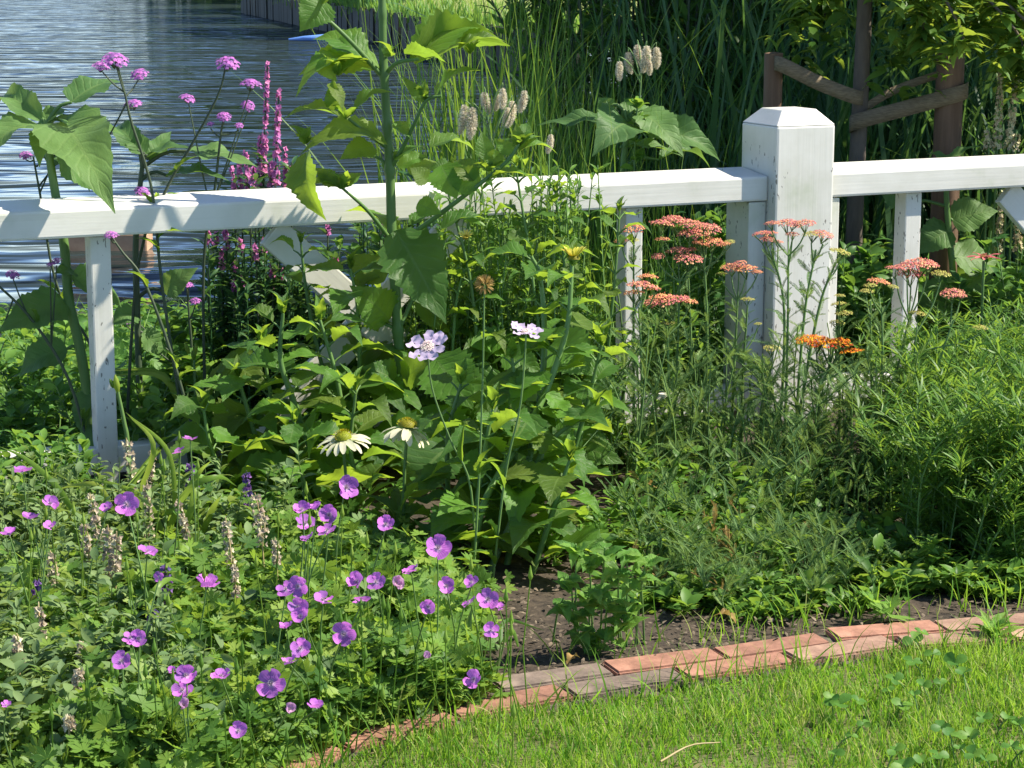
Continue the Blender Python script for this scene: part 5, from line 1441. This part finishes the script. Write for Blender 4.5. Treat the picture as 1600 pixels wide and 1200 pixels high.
# ------------------------------------------------------------------ catmint and salvia spikes
rng = np.random.default_rng(113)
def spike_plant(name, label, spikes, mat, stem, group):
    b = gnd(spikes[0][2], spikes[0][3], .05); b[2] = 0
    t = thing(name, label, 'flower', b, group)
    for (x0, y0, x1, y1, w) in spikes:
        B = gnd(x1, y1, .12); T = at(x0, y0, B[1] + rnd(-.02, .02)); foot = root(B, rnd(-.01, .01), .02)
        S = curve([foot, B, (B + T) / 2 + rng.normal(0, .004, 3), T], 16); stem_obj(t, S, [.0018, .001], stem, 5)
        mb = MB(); L = np.linalg.norm(T - B); whorls = max(5, int(L / .011))
        for k in range(whorls):
            q = k / whorls; c = B + (T - B) * (q + rnd(-.02, .02)); m = 7; a = rnd(0, 6.28, m); r = w / 2 / F_PX * B[1] * (1.3 - .6 * q)
            out = np.stack([np.cos(a), np.sin(a), rnd(.0, .5, m)], 1)
            floret_cloud(mb, c + out * (r * rnd(.4, 1, m))[:, None], out, rnd(.004, .007, m), 0, 3, .9)
        mb.build('seed_spike' if mat == 'catmint_husk' else 'flower_spike', M_[mat], t)
spike_plant('catmint', 'faded catmint with pale beige seed spikes before the thin upright', [(197, 684, 212, 780, 13), (229, 750, 232, 840, 10), (140, 770, 158, 860, 9), (168, 820, 170, 900, 9), (182, 830, 180, 900, 12), (131, 815, 138, 880, 9), (240, 700, 228, 770, 8)], 'catmint_husk', 'straw', 'catmint seed stems')
spike_plant('catmint', 'faded catmint with slender dry spikes among the middle geraniums', [(352, 808, 362, 900, 9), (398, 770, 408, 830, 13), (412, 800, 410, 850, 12), (276, 780, 292, 840, 7), (308, 870, 312, 900, 8), (366, 880, 368, 930, 8), (430, 840, 432, 880, 7)], 'catmint_husk', 'straw', 'catmint seed stems')
spike_plant('catmint', 'faded catmint with dry spikes over the greyish foliage', [(130, 1002, 128, 1035, 9), (124, 1045, 118, 1080, 9), (78, 860, 86, 920, 8), (26, 990, 30, 1040, 8), (60, 940, 66, 1000, 7), (108, 1120, 108, 1140, 9)], 'catmint_husk', 'straw', 'catmint seed stems')
spike_plant('salvia', 'dark purple salvia spikes among the geranium leaves', [(55, 905, 56, 950, 12), (258, 880, 262, 950, 14), (240, 950, 236, 985, 10), (297, 722, 300, 760, 12), (385, 735, 388, 790, 8)], 'catmint_purple', 'dark_stem', None)

# ------------------------------------------------------------------ daylily: arching blades and green buds
rng = np.random.default_rng(114)
dl = thing('daylily', 'daylily with arching yellow green blades and green flower buds', 'plant', root(at(190, 790, 4.1)), 'daylilies')
def blade_obj(parent, pts, w, mat='daylily_blade', n=None):
    C = curve(pts, 12); T = nrm(np.gradient(C, axis=0)); side = nrm(np.cross(T, np.array([.15, -.9, .35]) if n is None else n))
    q = np.linspace(0, 1, 12); ww = w / 2 * np.minimum(1, (1 - q) * 2.2 + .03)
    V = np.stack([C - side * ww[:, None], C + np.cross(side, T) * (ww * .35)[:, None], C + side * ww[:, None]], 1).reshape(-1, 3)
    F = [[3 * i + j, 3 * i + j + 1, 3 * i + j + 4, 3 * i + j + 3] for i in range(11) for j in range(2)]
    mb = MB(); mb.add(V, F, rng.random(), 0, np.stack([np.tile([0, .5, 1], 12), np.repeat(q, 3)], 1)); return mb.build('leaf', M_[mat], parent)
for pts, w in (([(205, 800), (240, 700), (200, 648)], .010), ([(275, 800), (262, 705), (196, 644)], .009), ([(130, 850), (100, 775), (45, 720), (0, 698)], .011), ([(150, 880), (90, 800), (30, 775), (5, 772)], .012), ([(190, 850), (160, 765), (120, 758), (88, 765)], .010),
               ([(260, 850), (235, 790), (190, 760), (115, 745)], .010), ([(170, 860), (205, 760), (250, 700), (190, 770)], .011), ([(250, 870), (275, 800), (310, 740), (330, 720)], .012), ([(245, 860), (290, 770), (340, 745), (370, 760)], .012), ([(200, 870), (240, 810), (290, 800), (320, 830)], .012),
               ([(120, 860), (110, 800), (95, 790), (60, 850)], .010), ([(265, 880), (300, 790), (300, 735)], .013), ([(232, 965), (238, 930), (262, 905), (292, 912)], .010), ([(215, 860), (170, 800), (140, 800), (110, 830)], .01), ([(300, 870), (330, 800), (345, 775)], .012), ([(180, 870), (160, 790), (168, 740)], .012)):
    Yb = 3.92 if pts[0][1] < 900 else 3.2
    blade_obj(dl, [at(*p, Yb + rnd(-.05, .05)) for p in pts], w)
def bud(parent, p, h, r, d=UP):
    mb = MB(); mb.tube([p, p + d * h * .3, p + d * h * .7, p + d * h], [r * .5, r, r * .8, r * .15], 8, .9, cap=True); mb.build('bud', M_['daylily_blade'], parent)
stem_obj(dl, [root(at(205, 790, 4.15)), at(200, 700, 4.15), at(194, 660, 4.15), at(184, 612, 4.15)], [.005, .0045, .0035], 'heliopsis_stem', 7)
bud(dl, at(184, 612, 4.15), .035, .007, nrm(np.array([-.12, 0, 1]))); bud(dl, at(178, 606, 4.15), .02, .005, nrm(np.array([-.4, 0, 1])))
dl2 = thing('daylily', 'slim daylily stem with three green buds behind the fence', 'plant', root(at(304, 700, 4.85)), 'daylilies')
stem_obj(dl2, [root(at(304, 700, 4.85)), at(305, 620, 4.85), at(303, 556, 4.85)], [.004, .003], 'green_stem', 6)
for dx, dy in ((-8, -4), (2, -2), (0, 6)): bud(dl2, at(303 + dx, 556 + dy, 4.85), .028, .006, nrm(np.array([dx * .04, 0, 1])))
for k in range(8):
    a = rnd(0, 6.28); b0 = np.array(dl2.location); blade_obj(dl2, [b0, b0 + np.array([.06 * math.cos(a), .06 * math.sin(a), .2]), b0 + np.array([.2 * math.cos(a), .2 * math.sin(a), .22])], .012)
st = thing('striped_leaf_plant', 'broad upright striped green leaf beside the bare soil', 'plant', root(gnd(735, 1030)))
p0 = np.array(st.location)
blade_obj(st, [p0, at(728, 1000, p0[1] - .01), at(737, 950, p0[1] - .02)], .022, 'grey_leaf'); blade_obj(st, [p0, at(732, 1000, p0[1] + .02), at(722, 960, p0[1] + .04)], .02, 'grey_leaf')
blade_obj(st, [p0 + np.array([.05, .05, 0]), at(800, 985, p0[1] + .06), at(816, 1035, p0[1] + .04)], .008, 'fine_leaf'); blade_obj(st, [p0 + np.array([.05, .05, 0]), at(790, 970, p0[1] + .1), at(850, 985, p0[1] + .1)], .007, 'fine_leaf')

# ------------------------------------------------------------------ low plants along the edging
rng = np.random.default_rng(115)
low = thing('aster_seedling', 'low bright green plant with toothed leaves at the edging', 'plant', root(gnd(930, 990)))
for (x, y, k) in ((900, 960, 5), (930, 985, 6), (960, 975, 5), (985, 940, 5), (930, 920, 6), (890, 900, 5), (965, 890, 6), (920, 870, 5), (1000, 900, 4), (915, 940, 5), (950, 935, 5), (905, 985, 4), (880, 935, 4), (945, 855, 5), (980, 860, 5), (900, 850, 5), (1010, 870, 4), (930, 1005, 3), (975, 960, 5)):
    top_ = gnd(x, y, max(.03, .05 + .14 * (990 - y) / 120)); foot = root(top_, rnd(-.02, .02), .06)
    stem_obj(low, [foot, (foot + top_) / 2 + UP * .02, top_], [.002, .0015], 'green_stem', 5)
    for q in range(k + 2):
        a = q * 6.28 / (k + 2) + rnd(-.4, .4); d = nrm(np.array([math.cos(a), math.sin(a) - .2, rnd(-.35, .35)])); L = rnd(.025, .045)
        leaf_obj(low, ME_LOW[q % 2], top_ - UP * rnd(0, .03), top_ - UP * rnd(0, .03) + d * L, UP + TOCAM * .4, L * .62)
def rosette(name, label, p, num, L, mat_me, wr, rise=.5, leaf='leaf'):
    t = thing(name, label, 'plant', root(p))
    for k in range(num):
        a = k * 2.4; d = nrm(np.array([math.cos(a), math.sin(a), rise * (.4 + 1.4 * k / num)])); l = L * rnd(.7, 1.1) * (1 - .3 * k / num)
        c = root(p) + UP * .01; leaf_obj(t, mat_me[k % len(mat_me)], c, c + d * l, UP - d * .2, l * wr)
rosette('weed_rosette', 'pale green weed rosette growing beside the bricks in the lawn', gnd(1550, 1012), 14, .075, ME_LOW, .34, .9)
for (x, y, s, lab) in ((1378, 950, .05, 'pale star shaped cut leaf lying on the soil by the bricks'), (1360, 850, .05, 'bright lime cut leaf in the shade of the yarrow'), (1440, 860, .045, 'cut green leaf tuft below the threadleaf clump')):
    p = gnd(x, y + 10, .06 if y < 900 else .03); t = thing('cut_leaf_plant', lab, 'plant', root(p))
    for k in range(3):
        mb = MB(); q = palmate_tpl(7, 300, cup=.2 + .1 * k, seed=k + 4)
        M = frames(np.array([[rnd(-1, 1), -.6, .2]]), np.array([[rnd(-.3, .3), -.5, 1]])) * s * (1 - .15 * k)
        M[:, :, 1] *= 1
        mb.inst(q, M, (p + np.array([rnd(-.02, .02), 0, .012 * k]))[None], np.array([rng.random()])); mb.build('leaf', M_['low_leaf'], t)
    stem_obj(t, [root(p), p], .0018, 'green_stem', 5)

# threadleaf clump on the right
def threadleaf(label, spots):
    b = root(gnd(*spots[0][:2])); t = thing('threadleaf_plant', label, 'plant', b); sm, fm = MB(), MB()
    for (px, py, k, h, w) in spots:
        c = gnd(px, py)
        for q in range(k):
            f = np.array([c[0] + rnd(-w, w), c[1] + rnd(-.16, .16), 0]); hz = h * rnd(.45, 1.05)
            C = curve([f, f + np.array([rnd(-.05, .05), rnd(-.06, .04), hz * .6]), f + np.array([rnd(-.13, .13), rnd(-.14, .06), hz])], 12)
            sm.tube(C, [.002, .001], 4, rng.random()); sprig_stuff(fm, C, T_NEEDLE, 90, (.025, .055), (.1, 1.1), wscale=1.5)
    sm.build('stems', M_['green_stem'], t, kind='stuff'); fm.build('foliage', M_['fine_leaf'], t, kind='stuff')
threadleaf('dense mound of fine threadlike green leaves at the end of the bed', [(1520, 880, 70, .36, .16), (1590, 860, 70, .40, .16), (1480, 800, 60, .36, .14), (1560, 760, 60, .40, .2), (1640, 840, 50, .4, .15), (1450, 760, 40, .34, .12), (1720, 860, 40, .36, .2), (1740, 760, 40, .36, .2), (1530, 700, 40, .38, .2)])

# ------------------------------------------------------------------ fallen leaves and mulch
rng = np.random.default_rng(116)
mb = MB(); k = 5200
x = rnd(-1.2, 1.3, k); y = edge_y(x) + .13 + rng.random(k) ** 1.3 * 1.0
P = np.stack([x, y, rnd(.012, .026, k)], 1); d = rng.normal(0, 1, (k, 3)) * np.array([1, 1, .25])
mb.inst(leaf_tpl([(0, .1), (.3, .3), (.7, .26), (1, .08)], 2, 1, 0, .1), frames(d, UP + rng.normal(0, .3, (k, 3))) * rnd(.005, .015, k)[:, None, None], P, rng.random(k))
mb.build('mulch', M_['mulch_chip'], None, kind='stuff', smooth=False)['label'] = 'bark chips and crumbs scattered on the soil'
ME_DRY = leaf_meshes([leaf_tpl(OVATE, 8, 4, .5, .3, .05, .5, seed=4)], 'dry_leaf')
for i, (x, y, L, lab) in enumerate(((765, 1025, .05, 'curled orange brown dead leaf hanging above the bare soil'), (888, 1042, .035, 'pale curled dead leaf against the grey bricks'), (760, 745, .05, 'yellowing dead leaf in the shade under the heliopsis'), (1150, 975, .045, 'brown dead leaf beside the drying yarrow'))):
    p = gnd(x, y, .02 if i != 2 else .12)
    me = ME_DRY[0]; t = link('dead_leaf', me); tag(t, lab, 'leaf', 'dead leaves'); t.location = p; t.scale = (L, L * .7, L)
    t.rotation_euler = (rnd(-.5, .5), -1.2 if i == 0 else rnd(-.4, .3), rnd(0, 6.28))

# ------------------------------------------------------------------ lawn grass and clover
rng = np.random.default_rng(117)
def grass(x0, x1, y0, y1, num, h, w):
    x, y = rnd(x0, x1, num), rnd(y0, y1, num)
    dist = edge_y(x) - y
    fld = .5 + .3 * np.sin(x * 9 + 2 * np.sin(y * 7)) * np.sin(y * 11 + 1.5 * np.sin(x * 6)) + .2 * np.sin(x * 31 + 3 * np.sin(y * 17)) * np.sin(y * 37 + x * 9)
    for cx, cy, cr in ((.03, 2.98, .07), (-.22, 2.9, .06), (.36, 2.93, .08), (.75, 3.02, .06), (.55, 3.3, .05)): fld = fld * (1 - .8 * np.exp(-((x - cx) ** 2 + (y - cy) ** 2) / cr ** 2))
    k = (dist > -.004 - .03 * (rng.random(num) < .06)) & (rng.random(num) < .55 + .55 * fld)
    x, y, fld, dist = x[k], y[k], fld[k], dist[k]; n = len(x)
    hh = rnd(h[0], h[1], n) * (.45 + .95 * fld) * (1 - .25 * (dist < .05)); ang = rnd(0, 6.28, n)
    M = frames(np.stack([np.cos(ang), np.sin(ang), 0 * ang], 1), UP + rng.normal(0, .30, (n, 3))) * hh[:, None, None]
    M[:, :, 1] *= (w * rnd(.6, 1.3, n) / hh / .02)[:, None]
    r = np.clip(.40 - .75 * (fld - .5) + rng.normal(0, .19, n), 0, .99)
    return M, np.stack([x, y, np.full(n, .003)], 1), r
mb = MB()
for bd, num in ((.5, 30000), (1.0, 32000), (1.7, 26000)):
    M, P, r = grass(-.55, 1.35, 2.55, 3.9, num, (.022, .055), .0011)
    mb.inst(blade_tpl(bd, .02, 4), M, P, r)
for bd, num in ((.8, 9000),):
    M, P, r = grass(-2.5, 3, 1.4, 4.2, num, (.03, .06), .0016); mb.inst(blade_tpl(bd, .02, 3), M, P, r)
mb.build('lawn_grass', M_['grass_blade'], None, kind='stuff')['label'] = 'sunlit short lawn grass with yellow patches'
mb = MB(); k = 620    # taller tufts against the bricks and between the plants
s_ = rnd(.1, total - .1, k); P = np.array([np.append(edge_pt(s)[0], .0) for s in s_]); P[:, 1] += np.where(rng.random(k) < .5, rnd(-.03, .0, k), rnd(.15, .24, k))
ang = rnd(0, 6.28, k); M = frames(np.stack([np.cos(ang), np.sin(ang), 0 * ang], 1), UP + rng.normal(0, .3, (k, 3))) * rnd(.04, .12, k)[:, None, None]; M[:, :, 1] *= .8
mb.inst(blade_tpl(1.1, .02, 5), M, P, rng.random(k)); mb.build('edge_grass', M_['grass_blade'], None, kind='stuff')['label'] = 'longer grass blades along the brick edging'

CLV = leaf_tpl([(0, .06), (.2, .26), (.5, .44), (.8, .42), (.95, .26), (1, .10)], 6, 4, .15, .06)
ME_CLV = leaf_meshes([CLV], 'clover_leaf', 'leaflet')
def clover(label, leaves):
    c = gnd(leaves[0][0], leaves[0][1] + 20); t = thing('clover', label, 'plant', root(c), 'clover in the lawn')
    for (x, y, s) in leaves:
        p = gnd(x, y, rnd(.035, .06)); foot = root(p, rnd(-.03, .03), rnd(-.02, .03))
        mb = MB(); mb.tube(curve([foot, (foot + p) / 2 + np.array([0, 0, .008]), p], 6), [.0012, .001], 5); sk = mb.build('leaf_stalk', M_['green_stem'], t)
        a0 = rnd(0, 6.28); L = s * .92 * rnd(.75, 1.15) / F_PX * p[1]
        for q in range(3):
            a = a0 + q * 2.094 + rnd(-.15, .15); d = nrm(np.array([math.cos(a), math.sin(a), rnd(-.2, .6)]))
            n = UP + TOCAM * .7 + rng.normal(0, .3, 3); M = frames(d, n) * L
            o = link('leaflet', ME_CLV[0], sk); b = p - np.array(t.location)
            o.matrix_basis = Matrix([[M[i, 0], M[i, 1], M[i, 2], b[i]] for i in range(3)] + [[0, 0, 0, 1]])
clover('clover sprigs standing in the grass just below the bricks', [(1428, 1000, 24), (1458, 1022, 22), (1425, 1034, 20), (1492, 1036, 22), (1505, 1052, 20), (1440, 990, 18)])
clover('clover leaves spread in the middle of the lawn', [(1398, 1062, 20), (1388, 1080, 18), (1442, 1072, 20), (1470, 1068, 16), (1410, 1104, 20), (1312, 1100, 26), (1342, 1096, 18), (1428, 1084, 16), (1300, 1090, 16)])
clover('large clover leaves beside the straw patches of the lawn', [(1515, 1150, 24), (1520, 1178, 20), (1536, 1122, 18), (1575, 1122, 20), (1590, 1130, 20), (1470, 1136, 22), (1484, 1146, 20), (1466, 1180, 20), (1500, 1168, 16), (1540, 1186, 20), (1580, 1165, 18), (1600, 1172, 20)])
clover('clover leaves by the lower corner of the lawn', [(1398, 1172, 20), (1408, 1168, 16), (1305, 1178, 18), (1330, 1150, 16), (1410, 1196, 26), (1442, 1190, 20), (1350, 1130, 16)])
for x, y, x2, y2, lab in ((1032, 1190, 1125, 1160, 'dry straw stalk lying on the lawn'),):
    a, b = gnd(x, y, .03), gnd(x2, y2, .035); mb = MB(); mb.tube(curve([a, (a + b) / 2 + np.array([0, .01, .006]), b], 8), [.0018, .001], 5)
    tag(mb.build('straw_stalk', M_['straw'], None, origin=a), lab, 'stalk')
